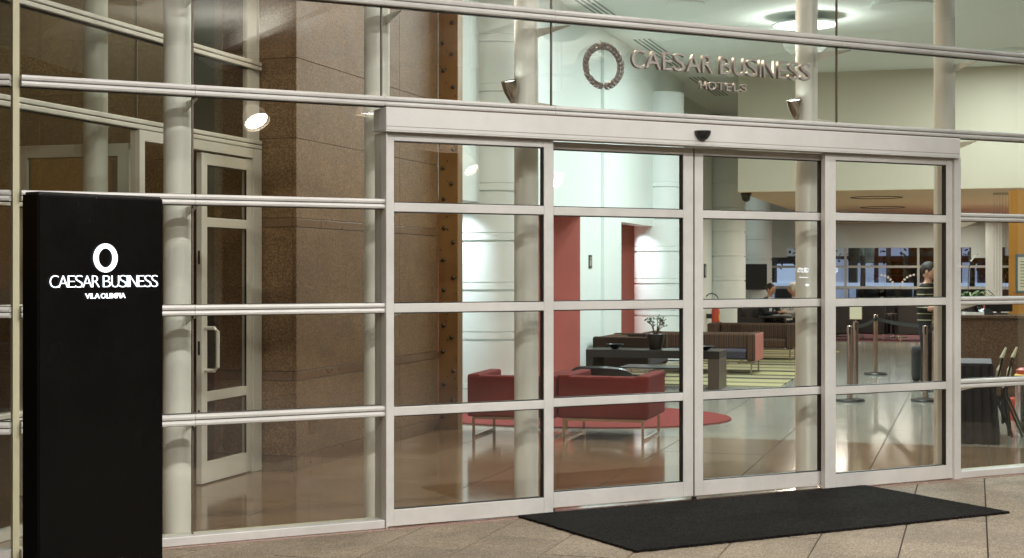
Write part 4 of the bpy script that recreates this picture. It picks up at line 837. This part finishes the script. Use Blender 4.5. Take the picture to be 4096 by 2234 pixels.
# ------------------------------------------------------------------ far window wall and the street behind it
ww = thing('window_wall', 'far row of tall windows with white frames at the back of the lobby', 'window', (0, 46.5, 0))
MB().box(-9.0, 8.6, 0, .2, 2.26, 3.0).box(-9.0, -5.45, -.05, -.002, 1.98, 3.2).box(-.1, .42, -.06, -.002, 1.95, 2.9).box(-9, 8.6, 0, .2, 3.0, CZ).obj('lintel', 'white_wall', ww)
MB().box(-9, 8.6, 0, .2, 0, .45).obj('parapet', 'white_wall', ww)
xs = [-9.0, -7.2, -5.1, -3.72, -1.6, .45, 2.5, 4.5, 6.5, 8.6]
for x in xs: MB().box(x - .035, x + .035, -.02, .06, .45, 2.26).obj('mullion', 'frame', ww)
for z0, z1 in ((1.66, 1.73), (1.03, 1.11)): MB().box(-9, 8.6, -.015, .055, z0, z1).obj('transom', 'frame', ww)
for a, b in zip(xs[:-1], xs[1:]):
    for z0, z1 in ((.45, 1.03), (1.11, 1.66), (1.73, 2.26)): MB().box(a + .035, b - .035, .015, .025, z0, z1).obj('pane', 'glass_in', ww)
MB().box(.30, .75, -1.2, -.8, 0, 3.0).obj('pier', 'white_wall', ww)
sb_ = thing('street_building', 'blue-lit building across the street seen through the far windows', 'building', (-14, 55, 0))
MB().box(0, 30, 0, 3, 0, 12).obj('wall', 'street_wall', sb_); random.seed(21)
MB().box(2, 24, -.10, -.02, 1.03, 1.15).obj('light_band', 'window_pale', sb_)
x = 2.5
while x < 18:
    w_ = random.uniform(.16, .7)
    for z0, z1 in ((.3, 1.0), (1.15, 2.0), (2.1, 3.2)):
        if random.random() < .88: MB().box(x, x + w_, -.06, -.01, z0, z1 - random.uniform(0, .2)).obj('window', random.choice(('window_blue', 'window_blue', 'window_blue', 'window_pale', 'slate', 'totem')) if z0 < 2 else random.choice(('window_dim', 'window_dim', 'window_blue', 'slate')), sb_)
    x += w_ + random.uniform(.03, .2)
for k in range(4):
    t = thing('street_tree', ('slim dark street tree trunk behind the far window, leftmost', 'slim dark street tree behind the far window, second from left', 'slim dark street tree behind the far window, third from left', 'slim dark street tree behind the far window, rightmost')[k], 'tree', (-5.2 + k * 1.7, 50 + .4 * (k % 2), -.06), 0, 'street trees behind the far windows')
    MB().tube([(0, 0, 0), (.03, 0, 1.6), (-.02, 0, 3.2)], [.10, .08, .05], 8).obj('trunk', 'bark', t)
    m = MB()
    for q in range(120):
        c = Vector((random.gauss(0, .5), random.gauss(0, .5), 2.7 + random.gauss(0, .55))); d = Vector((random.uniform(-1, 1), random.uniform(-1, 1), random.uniform(-1, 1))).normalized() * .09; e = d.cross(Vector((random.uniform(-1, 1), random.uniform(-1, 1), 1))).normalized() * .05; m.add([c - d, c + e, c + d, c - e], [(0, 1, 2, 3)])
    m.obj('crown', 'leaf', t)
# ================================================================== OUTSIDE: canopy, pendants
struct(MB().prism([F(-8, -16), F(16, -16), F(16, -.08), F(-8, -.08)], 5.25, 5.5).obj('canopy', 'soffit'))
for q in range(7):
    o = struct(MB().box(-.09, .09, -15.8, -.15, 5.02, 5.245).obj('canopy_beam', 'soffit', None, F(-4 + q * 2.8, 0), R(45)))
for k, (x, y, zz, r_, tilt) in enumerate(((4.53, 5.32, 3.4, .25, 0), (4.9, 3.58, 3.4, .17, 34), (8.72, 4.65, 3.30, .38, -4), (7.78, 6.69, 2.8, .12, 60), (5.64, 6.1, 2.8, .10, 34))):
    t = thing('pendant_lamp', ('woven pendant under the canopy mirrored beside the left door jamb', 'tilted pendant under the canopy mirrored on the granite corner', 'large woven pendant mirrored at the top of the left door panel', 'small tilted pendant mirrored in the left sliding leaf', 'smallest tilted pendant mirrored beside the rusty post')[k], 'lamp', (x, y, zz), 0, 'pendant lamps under the canopy')
    d_ = MB().lathe([(r_, 0), (r_ * .98, .05), (r_ * .8, .16), (r_ * .45, .25), (.04, .28)], 32, cap=False).obj('shade', 'lamp_shell', t, smooth=True, rot=(R(tilt), R(tilt * .6), 0))
    MB().lathe([(r_ * .88, .03), (r_ * .88, .035)], 28).obj('diffuser', 'lamp_pendant', d_)
    MB().tube([(0, 0, .25), (0, 0, 5.25 - zz)], .008, 6).obj('cord', 'rubber', t)
for k, (s_, t_) in enumerate(((4.0, -8), (9.5, -8), (6.5, -12.5), (12, -12.5))):  # made-up bowls, added to brighten the soffit that the upper panes mirror
    t = thing('added_uplight', ('added uplighter bowl hanging under the canopy, near left', 'added uplighter bowl hanging under the canopy, near right', 'added uplighter bowl hanging under the canopy, far left', 'added uplighter bowl hanging under the canopy, far right')[k], 'lamp', F(s_, t_, 4.45), 0, 'added uplighter bowls under the canopy')
    MB().lathe([(.05, 0), (.20, .03), (.30, .12), (.32, .18), (.305, .18), (.28, .13), (.18, .05), (.05, .03)], 28, cap=False).obj('bowl', 'lamp_bowl', t, smooth=True); MB().tube([(0, 0, .03), (0, 0, .795)], .008, 6).obj('rod', 'chrome', t)
    MB().lathe([(.15, .06), (.15, .07)], 24).obj('diffuser', 'lamp_lobby', t); area('light', (0, 0, .16), .5, 110, (1, .96, .88), t, (R(180), 0, 0))
random.seed(5)
for k, (s_, t_) in enumerate(((2.2, -2.6), (7.0, -2.6), (1.0, -6), (4.0, -6), (7.0, -6), (10, -6), (1.0, -9.5), (5.0, -9.5), (9.0, -9.5))):
    t = thing('canopy_lamp', 'round downlight set in the canopy soffit outside the doors', 'lamp', F(s_, t_, 5.25), 0, 'canopy downlights')
    MB().lathe([(.16, 0), (.16, -.012), (.14, -.012)], 20).obj('trim', 'frame', t); MB().lathe([(.138, -.006), (.138, -.010)], 20).obj('diffuser', 'lamp_lobby', t)
    area('light', (0, 0, -.02), .28, 45 if t_ > -4 else 215, (1, .965, .93), t)
# second pylon facing the doors, only its mirror image is seen
t = thing('pylon_sign', 'dark pylon out on the forecourt whose glowing letters reflect in the glass', 'sign', (4.25, 10.45, 0), R(45 + 180 - 10))
MB().box(-.35, .35, 0, .1, 0, 2.0).obj('body', 'totem', t)
word(t, [(c, -.26 + .085 * q, -.26 + .085 * q + (.014 if c in 'l' else .06 if c != 'm' else .075)) for q, c in enumerate('ullman')], 1.545, .05, .004, 'sign_glow', -.01)
MB().box(-.2, .2, -.012, -.004, 1.49, 1.497).box(-.2, .1, -.012, -.004, 1.40, 1.425).obj('bar', 'sign_glow', t)
